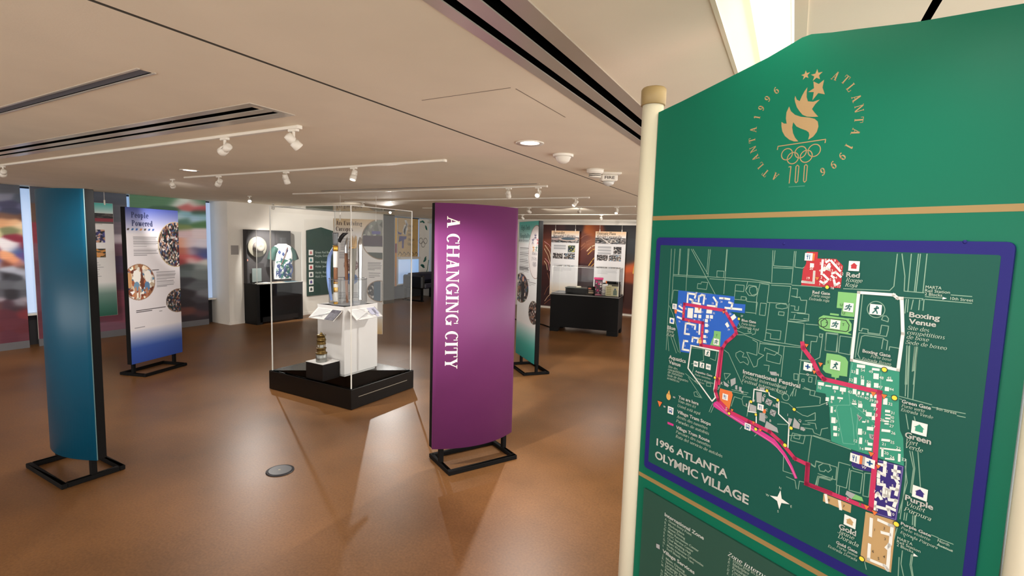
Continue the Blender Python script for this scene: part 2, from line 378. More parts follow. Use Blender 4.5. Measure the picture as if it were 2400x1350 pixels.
# ================================================================== THE ROOM
CE = 2.39
XL, XR, YB, YF = -10.05, 2.2, -4.0, 12.25
def floor_material():
    m = bpy.data.materials.new('stained_concrete'); m.use_nodes = True; nt = m.node_tree; b = nt.nodes['Principled BSDF']
    tc = nt.nodes.new('ShaderNodeTexCoord')
    def noise(sc, det, x):
        n = nt.nodes.new('ShaderNodeTexNoise'); n.inputs['Scale'].default_value = sc; n.inputs['Detail'].default_value = det
        n.inputs['Roughness'].default_value = .6; nt.links.new(tc.outputs['Object'], n.inputs['Vector']); return n
    n1 = noise(.9, 6, 0); n2 = noise(70, 3, 0)
    r1 = nt.nodes.new('ShaderNodeValToRGB'); e = r1.color_ramp.elements
    e[0].position = .32; e[0].color = (*hx(108, 76, 46), 1); e[1].position = .70; e[1].color = (*hx(144, 101, 61), 1)
    r2 = nt.nodes.new('ShaderNodeValToRGB'); e = r2.color_ramp.elements
    e[0].position = .30; e[0].color = (.80, .78, .76, 1); e[1].position = .66; e[1].color = (1.10, 1.10, 1.10, 1)
    mx = nt.nodes.new('ShaderNodeMixRGB'); mx.blend_type = 'MULTIPLY'; mx.inputs[0].default_value = 1
    nt.links.new(n1.outputs['Fac'], r1.inputs['Fac']); nt.links.new(n2.outputs['Fac'], r2.inputs['Fac'])
    nt.links.new(r1.outputs['Color'], mx.inputs[1]); nt.links.new(r2.outputs['Color'], mx.inputs[2]); nt.links.new(mx.outputs[0], b.inputs['Base Color'])
    rr = nt.nodes.new('ShaderNodeMapRange'); rr.inputs['To Min'].default_value = .30; rr.inputs['To Max'].default_value = .46
    nt.links.new(n1.outputs['Fac'], rr.inputs['Value']); nt.links.new(rr.outputs[0], b.inputs['Roughness'])
    b.inputs['Specular IOR Level'].default_value = .34
    bp = nt.nodes.new('ShaderNodeBump'); bp.inputs['Strength'].default_value = .06; bp.inputs['Distance'].default_value = .004
    nt.links.new(n2.outputs['Fac'], bp.inputs['Height']); nt.links.new(bp.outputs['Normal'], b.inputs['Normal'])
    return m
WHITE = mat('wall_paint', (226, 220, 210), .7, spec=.25)
CEIL = mat('ceiling_paint', (233, 222, 201), .8, spec=.2, bump=.05, bscale=160)
BLACK = mat('black_laminate', (9, 9, 10), .45, spec=.2)
BLKM = mat('black_powder_coat', (12, 11, 11), .65, spec=.14)
VOID = mat('slot_black', (6, 6, 6), .9, spec=0)
METAL = mat('painted_aluminium', (196, 186, 172), .28, metal=.35)
FIX = mat('white_fixture', (226, 220, 208), .4)
GREYW = mat('base_strip_grey', (96, 95, 98), .6)
ACRYL = glassmat('acrylic_sheet', (.985, .99, .99), .014, .7)
EDGE = mat('polished_acrylic_edge', (232, 232, 226), .2, spec=.6)

f = MB(); f.quad((XL, YB, 0), (XR, YB, 0), (XR, YF, 0), (XL, YF, 0)); struct(f.build('floor', floor_material()))

# ceiling, cut where the slots, the seam and the long lens sit
def seamx(y): return -1.6365 - (y - .64) * .0158
SEAM = -1.7; SW = .017
slots = [(-.804, -.767, -1.0, 5.5), (-.715, -.67, -1.0, 5.5),                  # double slot to the right of the seam
         (-7.2, -2.27, 1.487, 1.537), (-7.2, -2.235, 1.583, 1.622),            # double slot at the left
         (-6.0, -2.155, .976, 1.022),                                          # single slot at the left
         (-5.6, -2.345, 4.64, 4.665), (-5.6, -2.345, 4.70, 4.722),
         (-5.2, -2.30, 7.80, 7.83),
         (.243, .263, 1.2, 3.2)]
troffer = (-.205, -.04, -.5, 2.75)
holes = slots + [troffer]
xs = sorted({XL, XR, 'a', 'b'} if False else set([XL, XR] + [h[0] for h in holes] + [h[1] for h in holes] + [SEAM - .0001, SEAM + .0001]))
ys = sorted(set([YB, YF] + [h[2] for h in holes] + [h[3] for h in holes] + [seam for seam in (0, 2, 4, 6, 8, 10)]))
cm = MB()
def cx_(x, y):
    if abs(x - (SEAM - .0001)) < 1e-6: return seamx(y) - SW / 2
    if abs(x - (SEAM + .0001)) < 1e-6: return seamx(y) + SW / 2
    return x
for i in range(len(xs) - 1):
    for j in range(len(ys) - 1):
        mx_, my_ = (xs[i] + xs[i + 1]) / 2, (ys[j] + ys[j + 1]) / 2
        if any(h[0] < mx_ < h[1] and h[2] < my_ < h[3] for h in holes): continue
        if abs(mx_ - SEAM) < 1e-5: continue
        q = [(xs[i], ys[j]), (xs[i], ys[j + 1]), (xs[i + 1], ys[j + 1]), (xs[i + 1], ys[j])]
        cm.quad(*[(cx_(x, y), y, CE) for x, y in q])
for h in slots:                                                               # dark plenum above each slot
    a, b, c, d = h; shallow = c == .976; z = CE + (.003 if shallow else .10)
    cm.quad((a, c, z), (b, c, z), (b, d, z), (a, d, z), 3 if shallow else 1)
    cm.quad((a, c, CE), (a, d, CE), (a, d, z), (a, c, z), 1); cm.quad((b, c, CE), (b, d, CE), (b, d, z), (b, c, z), 1)
    cm.quad((a, c, CE), (b, c, CE), (b, c, z), (a, c, z), 1); cm.quad((a, d, CE), (b, d, CE), (b, d, z), (a, d, z), 1)
for j in range(len(ys) - 1):                                                  # reveal above the seam
    y0, y1 = ys[j], ys[j + 1]; a0, a1 = seamx(y0), seamx(y1); z = CE + .025
    cm.quad((a0 - .01, y0, z), (a0 + .01, y0, z), (a1 + .01, y1, z), (a1 - .01, y1, z), 2)
    cm.quad((a0 - SW / 2, y0, CE), (a1 - SW / 2, y1, CE), (a1 - SW / 2, y1, z), (a0 - SW / 2, y0, z), 2)
    cm.quad((a0 + SW / 2, y0, CE), (a1 + SW / 2, y1, CE), (a1 + SW / 2, y1, z), (a0 + SW / 2, y0, z), 0)
struct(cm.build('ceiling', [CEIL, VOID, mat('seam_shadow_gap', (70, 62, 52), .9), mat('slot_liner_grey', (104, 110, 124), .6)]))
# metal flanges round the slots
def flange(n, rects):
    g = MB()
    for a, b, c, d in rects: g.box(a, b, c, d, CE - .004, CE)
    struct(g.build(n, METAL))
flange('trim_1', [(-.767, -.715, -1, 5.5)])
flange('trim_2', [(-.845, -.804, -1, 5.5), (-.67, -.61, -1, 5.5)])
flange('trim_3', [(-7.2, -2.24, 1.537, 1.583)])
flange('trim_4', [(-7.2, -2.2, 1.44, 1.487), (-7.2, -2.2, 1.622, 1.68), (-2.235, -2.2, 1.487, 1.622)])
flange('trim_5', [(-5.6, -2.33, 4.665, 4.70)])
flange('trim_6', [(-6.0, -2.14, .966, .976), (-6.0, -2.14, 1.022, 1.03)])
# access hatch: a hairline in the plaster
g = MB()
for a, b, c, d in ((-1.44, -1.0, 1.728, 1.732), (-.99, -.986, 1.75, 2.235)): g.box(a, b, c, d, CE - .001, CE)
struct(g.build('trim_7', mat('hairline', (120, 108, 92), .9)))

# left wall with the windows behind the murals, and the white block that stands out from it
w = MB()
w.quad((XL, YB, 0), (XL, YF, 0), (XL, YF, CE), (XL, YB, CE), 1)
w.box(XL, -9.46, 5.69, 9.86, 0, CE)
struct(w.build('wall_left', [WHITE, mat('wall_cavity_shade', (46, 44, 46), .8)]))  # rear face coloured dark to stand for the shade behind the murals
g = MB(); g.box(XL, -9.46, 9.86, 10.29, 0, CE); struct(g.build('wall_side', mat('dark_olive_wall', (74, 71, 62), .6)))  # end of the block in one flat dark olive tone
PANE = emit('daylight_window', (.28, .50, .90), .46)
for n, (y0, y1, z0, z1) in enumerate(((-2.0, 3.5, .5, 2.36), (3.52, 4.9, .5, 2.36), (4.92, 5.685, .5, 2.36), (10.35, 12.2, .44, 2.36))):
    g = MB(); g.box(XL + .01, XL + .03, y0, y1, z0, z1); g2 = MB()
    for yy in (y0 + .35 * (y1 - y0),): g2.box(XL + .03, XL + .07, yy - .02, yy + .02, z0, z1)
    g2.box(XL + .03, XL + .16, y0, y1, z0 - .03, z0)
    o = struct(g.build('window_%d' % (n + 1), PANE)); g2.build('window_frame', FIX, o)
g = MB(); g.box(-9.46, -9.448, 5.69, 9.86, 0, .05); g.box(-9.83, -9.46, 5.678, 5.69, 0, .05); struct(g.build('baseboard_left', WHITE))
w = MB(); w.quad((XL, YF, 0), (-.8, YF, 0), (-.8, YF, CE), (XL, YF, CE)); struct(w.build('wall_far', WHITE))
g = MB(); g.box(-9.8, -.8, 12.17, YF, 2.345, CE); g.box(-9.8, -.8, 12.10, YF, 2.25, 2.30); struct(g.build('trim_8', FIX))
g = MB(); g.box(-6.4, -.8, 12.235, YF, 0, .06); struct(g.build('baseboard_far', FIX))

# ------------------------------------------------------------------ big blurred wall pictures (control colours spread over the print)
def spread(nx, ny, fn, ctrl, ax=1.0, ay=2.2, sg=10., gain=1.12, streak=.05):
    c = Cv(nx, ny); px = np.array([[proj(fn(i / (nx - 1), 1 - j / (ny - 1))) for i in range(nx)] for j in range(ny)])
    cp = np.array([(k[0], k[1]) for k in ctrl], float); cc = np.array([k[2] for k in ctrl], float) / 255.
    d = (ax * (px[:, :, None, 0] - cp[:, 0])) ** 2 + (ay * (px[:, :, None, 1] - cp[:, 1])) ** 2 + 30
    wt = np.exp(-d / (2 * sg * sg)) + 1e-7 / d; c.a = (wt[..., None] * cc).sum(2) / wt.sum(2)[..., None] * gain
    r = np.random.default_rng(3); s = r.random((ny, 1, 1)) - .5
    c.a = np.clip(c.a * (1 + streak * s), 0, 1); return c
def wall_picture(y0, y1, z0, z1, x, nx, ny, ctrl, name, label, cat, **k):
    o = thing(name, label, cat, (x, (y0 + y1) / 2, 0))
    cyy = (y0 + y1) / 2
    fn = lambda u, v: (x, y0 + (y1 - y0) * u, z0 + (z1 - z0) * v)
    c = spread(nx, ny, fn, ctrl, **k)
    print_mesh('print', c, lambda u, v: (0.0002, y0 - cyy + (y1 - y0) * u, z0 + (z1 - z0) * v), o, .5, .3)
    b = MB(); b.box(-.02, -.0005, y0 - cyy, y1 - cyy, z0, z1); b.build('backing_board', FIX, o)
    b = MB(); b.box(-.02, .004, y0 - cyy, y1 - cyy, 0.001, z0); b.build('base_strip', GREYW, o)
    return o
M1 = [(10,445,(78,80,88)),(60,445,(80,84,92)),(10,462,(112,114,130)),(50,465,(72,80,94)),(20,478,(62,62,86)),(60,486,(88,90,120)),(30,495,(56,58,80)),(20,508,(110,80,66)),(60,510,(96,70,62)),(30,522,(215,170,130)),(10,520,(200,150,110)),(50,530,(225,200,165)),(30,540,(118,122,88)),(60,546,(190,180,140)),(40,556,(130,44,62)),(60,580,(120,40,58)),(65,600,(140,50,66)),(10,572,(225,220,225)),(30,580,(220,215,222)),(45,585,(70,90,140)),(60,600,(62,90,170)),(70,612,(58,82,160)),(10,600,(225,160,120)),(30,610,(220,150,115)),(50,618,(180,120,110)),(10,618,(110,60,50)),(60,625,(90,70,70)),(72,618,(190,190,215)),(20,632,(170,175,190)),(50,636,(160,165,180)),(75,645,(150,155,170)),(10,645,(40,38,44)),(30,650,(60,62,70)),(20,665,(90,92,100)),(50,668,(100,104,112)),(60,690,(84,86,94)),(30,690,(50,48,54)),(75,690,(80,80,88)),(20,715,(70,50,60)),(50,712,(130,125,135)),(70,700,(150,140,150)),(45,722,(60,45,52)),(75,715,(90,60,64)),(15,735,(84,42,52)),(60,730,(110,46,52)),(30,760,(90,44,54)),(60,770,(88,40,48)),(20,790,(84,42,54)),(70,790,(90,48,58))]
M1 = M1 + [(x - 85 * k, y + (-3 + 6 * k) * .3 * k, c) for k in (1, 2, 3) for x, y, c in M1]
M2 = [(240,455,(78,84,96)),(290,460,(80,86,98)),(280,500,(96,98,108)),(285,540,(120,110,122)),(285,560,(200,190,200)),(285,580,(110,80,96)),(285,620,(80,62,90)),(285,660,(84,50,70)),(288,700,(120,60,78)),(285,740,(112,60,76)),(280,770,(104,70,84)),(100,500,(90,70,60)),(100,540,(120,50,60)),(100,640,(90,60,70)),(100,760,(90,46,56)),(90,450,(74,78,88))]
M3 = [(320,465,(88,128,100)),(400,470,(90,130,102)),(470,475,(84,124,98)),(420,474,(205,215,210)),(460,478,(220,210,210)),(440,486,(190,110,110)),(470,488,(190,90,100)),(400,495,(70,104,84)),(470,498,(60,92,78)),(430,503,(130,180,195)),(470,508,(140,185,200)),(420,508,(190,215,230)),(460,514,(170,200,225)),(430,518,(90,130,120)),(470,525,(84,124,84)),(425,533,(120,140,90)),(430,545,(215,190,195)),(470,545,(220,205,210)),(440,570,(218,205,215)),(475,575,(215,210,222)),(425,570,(225,160,130)),(428,590,(200,120,100)),(450,590,(180,160,180)),(465,588,(90,90,120)),(480,590,(80,90,140)),(475,600,(70,90,150)),(430,602,(200,100,100)),(460,605,(190,80,90)),(425,612,(160,70,70)),(450,610,(220,200,200)),(480,615,(205,205,200)),(440,625,(80,90,90)),(470,625,(130,140,140)),(430,640,(100,110,112)),(470,640,(110,118,118)),(430,660,(60,60,66)),(460,670,(90,94,98)),(480,690,(110,112,118)),(440,690,(46,40,44)),(470,700,(60,56,62)),(435,710,(40,34,38)),(480,720,(46,40,46)),(440,730,(90,52,46)),(470,735,(70,46,50)),(450,745,(44,34,38)),(490,748,(40,34,40)),(330,560,(180,150,160)),(330,700,(60,50,56))]
wall_picture(-2.2, 2.871, .11, CE - .001, -9.83, 260, 150, M1, 'mural', 'blurred racing cyclist mural at the far left edge, white, orange and dark red', 'mural')
wall_picture(2.98, 4.2, .11, CE - .001, -9.83, 40, 90, M2, 'mural', 'purple and maroon mural strip mostly hidden behind the teal display panel', 'mural')
wall_picture(4.246, 5.5, .11, CE - .001, -9.83, 90, 150, M3, 'mural', 'blurred green, white and grey cyclist mural beside the white wall block', 'mural')

# brown mural on the far wall
BR = [(1270,535,(64,34,30)),(1285,535,(70,36,30)),(1300,535,(60,34,34)),(1350,535,(40,24,26)),(1385,540,(170,90,40)),(1400,535,(120,60,36)),(1285,550,(90,46,36)),(1290,570,(130,70,50)),(1370,560,(100,50,36)),(1380,580,(140,80,50)),(1385,570,(150,90,60)),(1370,590,(90,44,36)),(1390,600,(80,40,36)),(1280,600,(110,60,46)),(1285,640,(60,30,30)),(1288,700,(54,32,34)),(1380,640,(60,30,34)),(1370,660,(40,22,26)),(1430,530,(24,20,24)),(1480,540,(30,28,30)),(1478,580,(40,42,46)),(1478,610,(44,40,40)),(1484,625,(200,90,40)),(1487,650,(150,70,40)),(1480,680,(60,34,30))]
BR = BR + [(x + 150 * k, y, c) for k in (1, 2) for x, y, c in BR if x > 1340]
MB0, MB1 = -6.35, -1.6
o = thing('mural', 'dark brown mural with golden plumes on the far wall', 'mural', (0, 12.2, 0))
fn = lambda u, v: (MB0 + (MB1 - MB0) * u, 12.2, .06 + (2.25 - .06) * v)
c = spread(200, 120, fn, BR, gain=1.0, sg=8., ay=1.2)
print_mesh('print', c, lambda u, v: (MB0 + (MB1 - MB0) * u, -.0005, .06 + (2.25 - .06) * v), o, .5, .3)
g = MB(); g.box(MB0, MB1, 0, .03, .06, 2.25); g.build('backing_board', FIX, o)
ik = Ink()
def fp(x, y): p = onpl(x, y, (0, 12.2, 0), (0, 1, 0)); return (p.x, p.z)
PL = [mat('plume_cream', (226, 196, 160), .6), mat('plume_pink', (214, 150, 150), .6), mat('plume_gold', (214, 160, 70), .6), mat('plume_tan', (150, 92, 64), .6)]
for k, (pts, w_) in enumerate([([(1278,575),(1288,590),(1293,610),(1296,628)],.020),([(1276,583),(1284,598),(1290,618)],.016),([(1276,566),(1287,574),(1294,586)],.014),([(1278,606),(1286,616),(1288,634)],.02),([(1276,612),(1281,620),(1283,632)],.016),([(1283,640),(1288,655),(1290,676)],.012),
        ([(1362,578),(1372,568),(1386,562)],.016),([(1361,586),(1374,575),(1392,568)],.014),([(1376,588),(1386,578),(1396,574)],.022),([(1378,596),(1388,586),(1398,582)],.018),([(1380,622),(1388,610),(1397,600)],.02),([(1384,626),(1392,618),(1398,614)],.016),([(1360,560),(1370,552),(1388,548)],.012),
        ([(1277,705),(1283,696),(1289,690)],.012),([(1276,712),(1284,705),(1290,701)],.012),([(1276,690),(1282,676),(1289,668)],.01),([(1484,640),(1487,622),(1489,608)],.03)]):
    ik.line([fp(*p) for p in pts], w_, PL[(0, 0, 1, 1, 0, 3, 3, 3, 0, 2, 2, 2, 3, 0, 3, 3, 2)[k]], 1 + k * .2)
oo = ik.build('plumes', o); oo.location = (0, -.001, 0)

# gold welcome mural, orange strip and leaf banner at the far end of the left wall
LW = -9.83
def lp(x, y, X=LW): p = onpl(x, y, (X, 0, 0), (1, 0, 0)); return (p.y, p.z)
def lw_ink(name, label, cat, build, X=LW, board=None):
    o = thing(name, label, cat, (X, 0, 0), 0)
    y0, y1, z0, z1, m = board
    g = MB(); g.box(-.02, 0, y0, y1, z0, z1); g.build('board', m, o)
    ik = Ink(); build(ik); r = ik.build('print', o); r.rotation_euler = (0, 0, R_(90)); return o
GOLD = mat('gold_print', (206, 172, 112), .5, var=.12, vscale=5); PUR = mat('purple_print', (74, 64, 132), .5); WH = mat('white_print', (240, 238, 232), .5)
DKP = mat('dark_print', (70, 56, 44), .5); LEAF = mat('leaf_green', (22, 104, 92), .5); RING = mat('ring_grey', (110, 106, 102), .5)
def gm(ik):
    P = lambda pts: [lp(*p) for p in pts]
    ik.poly(P([(953,530),(948,516),(953,516),(957,528)]), WH, 1)
    ik.poly(P([(950,552),(944,540),(948,526),(952,532),(953,516),(956,540),(951,534)]), WH, 1)
    ik.poly(P([(946,540),(952,522),(954,538),(951,552),(945,548)]), WH, 1)
    ik.poly(P([(936,553),(953,554),(952,560),(947,562),(946,582),(942,582),(942,564),(934,568)]), PUR, 1)
    ik.poly(P([(932,542),(938,546),(942,545),(940,550),(934,549)]), PUR, 1)
    for s, (x, y) in zip(('Home', 'of the', '1996', 'Olympic', 'Village'), ((957,532),(957,543),(956,553),(956,564),(955,575))):
        ps, wd_ = serif(s, .16, .07); a = lp(x, y); k = .075
        ik.polys([[(a[0] + q[0] * k * .8, a[1] + q[1] * k) for q in p] for p in ps], DKP, 1)
    for k in range(5):
        a = lp(934 + k * 9.5, 597); ik.line([(a[0], a[1]), (a[0] + .06, a[1] + .08), (a[0] + .13, a[1] + .02), (a[0] + .10, a[1] - .03)], .018, DKP, 1)
g0, g1 = 10.83, 11.71
lw_ink('mural', 'gold welcome mural with a white flame and purple figure', 'mural', gm, board=(g0, g1, 1.235, 2.35, GOLD))
g = MB(); g.box(LW - .02, LW + .10, g0, g1, 1.17, 1.232); o = g.build('shelf', FIX); tag(o, 'white ledge under the gold welcome mural', 'shelf')
def om(ik):
    for z0, z1, m in ((.4, .95, mat('orange_pale', (226, 150, 90), .5)), (.95, 1.35, mat('orange_print', (238, 160, 40), .5)), (1.35, 1.62, mat('red_print', (150, 40, 40), .5)), (1.62, 2.34, mat('yellow_print', (248, 190, 50), .5))):
        ik.poly([(10.71, z0), (10.79, z0), (10.79, z1), (10.71, z1)], m, 1)
lw_ink('banner', 'narrow orange and red banner strip beside the gold welcome mural', 'banner', om, board=(10.70, 10.80, .4, 2.345, FIX))
def bn(ik):
    rc = lp(990, 567); r = .085
    for dx, dz in ((-.105, .03), (.105, .03), (0, -.075)): ik.ring((rc[0] + dx, rc[1] + dz), r, r, .016, RING, 1, 20)
    for (x, y, l, an) in ((990,520,.17,-20),(997,534,.2,-55),(990,625,.18,-20),(994,610,.2,35),(995,605,.16,50),(988,622,.2,-5),(990,640,.16,-10),(985,520,.12,10)):
        a = lp(x, y); c_, s_ = math.cos(R_(an)), math.sin(R_(an))
        pts = [(-l / 2, 0), (-l * .2, l * .2), (l * .2, l * .17), (l / 2, 0), (l * .15, -l * .2), (-l * .2, -l * .16)]
        ik.poly([(a[0] + p[0] * c_ - p[1] * s_, a[1] + p[0] * s_ + p[1] * c_) for p in pts], LEAF, 1)
    ik.line([lp(996, 644), lp(1000, 630), lp(1003, 610)], .03, LEAF, 1)
lw_ink('banner', 'white banner with green leaves and grey interlocked rings behind the dark sofa', 'banner', bn, X=-9.80, board=(11.73, 12.2, .5, 2.37, WH))
# ================================================================== DISPLAY STANDS
def stand_base(o, label=None):
    b = MB(); L, D, t = .31, .19, .036
    b.box(-L, L, -D, -D + t, .001, t, bev=.004); b.box(-L, L, D - t, D, .001, t, bev=.004)
    b.box(-L, -L + t, -D + t, D - t, .001, t, bev=.004); b.box(L - t, L, -D + t, D - t, .001, t, bev=.004)
    b.build('base_frame', BLKM, o)
    for sx in (-1, 1):
        p = MB(); x = sx * (L - t / 2); p.box(x - .018, x + .018, -.018, .018, t, .17, bev=.003); p.build('post', BLKM, o)
def arc(W, sag, u):
    x = (u * 2 - 1) * W / 2; return x, -sag * (1 - (2 * u - 1) ** 2)
def curved_stand(name, label, loc, rz, sheet, W=.74, sag=.105, z0=.16, z1=2.065):
    o = thing(name, label, 'display stand', loc, rz); stand_base(o)
    f_ = MB(); f_.box(-W / 2, W / 2, .0, .055, z0, z1, bev=.003); f_.build('core_frame', BLKM, o)
    s = MB(); n = 28; V = []; F = []
    for i in range(n + 1):
        x, y = arc(W, sag, i / n); V += [(x, y - .004, z0 - .004), (x, y - .004, z1), (x, y + .002, z0 - .004), (x, y + .002, z1)]
    for i in range(n):
        a = i * 4; F += [(a, a + 4, a + 5, a + 1), (a + 2, a + 3, a + 7, a + 6), (a + 1, a + 5, a + 7, a + 3), (a, a + 2, a + 6, a + 4)]
    F += [(0, 1, 3, 2), (n * 4, n * 4 + 2, n * 4 + 3, n * 4 + 1)]
    s.add(V, F, 0, False); ob = s.build('curved_panel', sheet, o)
    for k, p in enumerate(ob.data.polygons): p.use_smooth = (k < n * 4 and k % 4 < 2)
    return o
PURPLE = mat('purple_sheet', (112, 50, 104), .48, spec=.35); TEAL = mat('teal_sheet', (6, 78, 106), .36, spec=.35); CREAM = mat('cream_letters', (244, 238, 222), .5)
pst = curved_stand('display_stand', 'purple curved stand panel with vertical cream title lettering A CHANGING CITY', (-2.18, 3.32, 0), R_(62), PURPLE)
# vertical title, read from top to bottom
ps, wd_ = serif('A CHANGING CITY', .19, .055, .035)
ik = MB(); cap = .089; x0, zt, zb = -.29, 1.967, .80; k = (zt - zb) / wd_
def on_arc(x, z, off=.0052, W=.74, sag=.105):
    return (x, -sag * (1 - (2 * x / W) ** 2) - off, z)
def band(p, lo, hi):
    "part of convex polygon p with lo <= y <= hi"
    for sgn, lim in ((1, lo), (-1, hi)):
        out = []
        for i in range(len(p)):
            a, b = p[i], p[(i + 1) % len(p)]; fa, fb = sgn * (a[1] - lim), sgn * (b[1] - lim)
            if fa >= 0: out.append(a)
            if (fa > 0 > fb) or (fa < 0 < fb): t = fa / (fa - fb); out.append((a[0] + (b[0] - a[0]) * t, a[1] + (b[1] - a[1]) * t))
        p = out
        if len(p) < 3: return []
    return p
for p in ps:
    for j in range(-2, 7):
        pp_ = band(p, j * .2, j * .2 + .2)
        if len(pp_) < 3: continue
        q = [on_arc(x0 + y * cap, zt - x * k) for x, y in pp_]
        ik.add(q, [tuple(range(len(q)))], 0)
ik.build('title', CREAM, pst)
tst = curved_stand('display_stand', 'teal curved stand panel in the left foreground with a black edge', (-4.575, 1.55, 0), R_(0), TEAL)
g = MB(); g.box(.3695, .3708, -.004, .001, .16, 2.062); g.build('edge_trim', mat('teal_edge', (90, 124, 126), .5), tst)

def flat_stand(label, loc, rz, cv, W=.74, sag=0., z0=.16, z1=2.065, base=True, name='display_stand', cat='display stand', front=-.062):
    o = thing(name, label, cat, loc, rz)
    if base: stand_base(o)
    f_ = MB()
    if base: f_.box(-W / 2, W / 2, front, .0, z0, z1, bev=.003); f_.build('core_frame', BLKM, o)
    else: f_.box(-W / 2, W / 2, front, front + .012, z0, z1); f_.build('board', FIX, o)
    def fn(u, v):
        x, y = arc(W - .006, sag, u); return (x, y + front - .0025, z0 + .002 + (z1 - z0 - .004) * v)
    print_mesh('graphic_panel', cv, fn, o, .45, .4)
    return o, fn
def put_text(parent, fn, txt, u, v, cap, W, H, m, name, T=.16, t=.05, wfit=None, slant=0., sans_=False, off=.0012):
    ps, wd_ = sans(txt, .02) if sans_ else serif(txt, T, t, slant=slant)
    k = (wfit / wd_) if wfit else cap
    mb = MB()
    for p in ps:
        q = []
        for x, y in p:
            a = fn(u + x * k / W, v + y * cap / H); q.append((a[0], a[1] - off, a[2]))
        mb.add(q, [tuple(range(len(q)))], 0)
    return mb.build(name, m, parent)
CROWD = [(20,22,30),(30,40,60),(60,80,120),(190,186,184),(150,110,90),(40,30,34),(90,40,40),(200,190,180),(30,60,50),(110,90,80)]
SKINP = [(235,225,205),(240,235,225),(180,120,80),(120,60,40),(90,130,160),(225,200,170),(160,90,60),(245,240,230)]
NIGHT = [(14,14,18),(30,30,36),(50,48,50),(90,80,76),(20,22,30),(140,130,124),(200,195,190)]
GREY = (150, 148, 152)
# People Powered
c = Cv(150, 380, (226, 222, 226))
c.vgrad(0, .17, (70, 84, 160), (226, 222, 226)); c.vgrad(.78, .90, (222, 220, 226), (52, 82, 158)); c.vgrad(.90, 1.0, (52, 82, 158), (40, 70, 150))
c.lines(.12, .60, .185, 7, .0098, GREY, .004); c.lines(.12, .60, .262, 5, .0095, GREY, .004)
c.lines(.44, .70, .40, 1, .01, (70, 66, 70), .006); c.lines(.52, .92, .417, 7, .0088, GREY, .004); c.lines(.52, .92, .48, 5, .0085, GREY, .004)
c.lines(.12, .70, .655, 2, .01, (60, 58, 62), .005); c.lines(.55, .66, .68, 1, .01, (150, 148, 150), .005); c.lines(.08, .45, .765, 1, .01, (150, 148, 156), .006)
for k in range(7):
    m = (abs((c.X + (c.Y - .135) * 1.2) - (.045 + k * .075)) < .018) & (abs(c.Y - .139) < .007)
    c.put(m.astype(float), ((70,60,54), (50,100,150), (50,100,170), (200,140,90), (80,70,60), (60,100,160), (50,90,160))[k])
c.ell(.93, .235, .36, .155, (190, 170, 130)); c.photo(CROWD, 24, c.oval(.93, .235, .345, .150), 1)
c.ell(.20, .475, .29, .117, (150, 110, 80)); c.photo(SKINP, 12, c.oval(.20, .475, .275, .112), 2)
for (x, y, w_, h_, cc) in ((.16,.44,.07,.045,(245,242,236)),(.36,.44,.06,.04,(240,236,230)),(.15,.50,.05,.03,(110,150,180)),(.34,.505,.05,.03,(90,130,170)),(.25,.475,.03,.05,(110,60,40)),(.13,.54,.02,.04,(190,140,110)),(.19,.54,.02,.04,(190,140,110)),(.33,.545,.02,.035,(180,120,90)),(.0,.50,.05,.02,(40,40,80)),(.02,.46,.05,.05,(210,160,110))): c.ell(x, y, w_, h_, cc)
c.ell(.95, .625, .26, .083, (140, 120, 100)); c.photo(CROWD, 16, c.oval(.95, .625, .25, .079), 3)
pp, fnp = flat_stand('tall stand panel titled People Powered, with round crowd photos and a blue foot', (-7.083, 3.26, 0), R_(108.2), c)
NAVY = mat('navy_letters', (34, 44, 92), .5)
put_text(pp, fnp, 'People', .095, .936, .070, .74, 1.9, NAVY, 'title', T=.2, t=.07, wfit=.235); put_text(pp, fnp, 'Powered', .10, .884, .070, .74, 1.9, NAVY, 'title', T=.2, t=.07, wfit=.285)
# High-Tech Hospitality
c = Cv(150, 380, (228, 230, 232))
c.vgrad(0, .16, (62, 180, 172), (228, 230, 232)); c.vgrad(.74, .90, (226, 230, 232), (58, 160, 150)); c.vgrad(.90, 1.0, (58, 160, 150), (30, 140, 136))
for k in range(9):
    m = (abs((c.X + (c.Y - .135) * 1.2) - (.03 + k * .06)) < .013) & (abs(c.Y - .14) < .008); c.put(m.astype(float), ((44,44,80), (60,90,110))[k % 2])
c.lines(.08, .56, .19, 9, .0125, (110, 110, 114), .004); c.lines(.08, .58, .29, 6, .0125, (110, 110, 114), .004); c.lines(.08, .6, .335, 4, .0125, (110, 110, 114), .004)
c.lines(.35, .9, .415, 1, .01, (90, 90, 90), .005); c.lines(.5, .95, .43, 3, .011, (140, 140, 144), .004)
c.ell(.90, .215, .36, .186, (150, 120, 110)); c.ell(.90, .215, .348, .181, (232, 226, 226))
c.ell(.20, .49, .40, .110, (120, 100, 90)); c.photo(CROWD, 14, c.oval(.20, .49, .385, .105), 5); c.ell(.30, .50, .10, .08, (24, 24, 34)); c.ell(.30, .42, .05, .02, (200, 150, 130))
c.ell(.88, .64, .25, .083, (110, 100, 90)); c.photo(NIGHT + CROWD[4:7], 14, c.oval(.88, .64, .24, .079), 6)
ht, fnh = flat_stand('slim stand panel titled High-Tech Hospitality, half hidden behind the purple stand', (-3.13, 6.13, 0), R_(-41.3), c)
put_text(ht, fnh, 'High-Tech', .10, .942, .064, .74, 1.9, mat('teal_letters', (14, 92, 96), .5), 'title', wfit=.36, T=.19, t=.06); put_text(ht, fnh, 'Hospitality', .06, .882, .064, .74, 1.9, MATS['teal_letters'], 'title', T=.19, t=.06, wfit=.40)
LOGO = [mat('logo_blue', (60, 60, 120), .5), mat('logo_red', (190, 60, 70), .5), mat('logo_green', (50, 130, 110), .5), mat('logo_gold', (220, 160, 70), .5)]
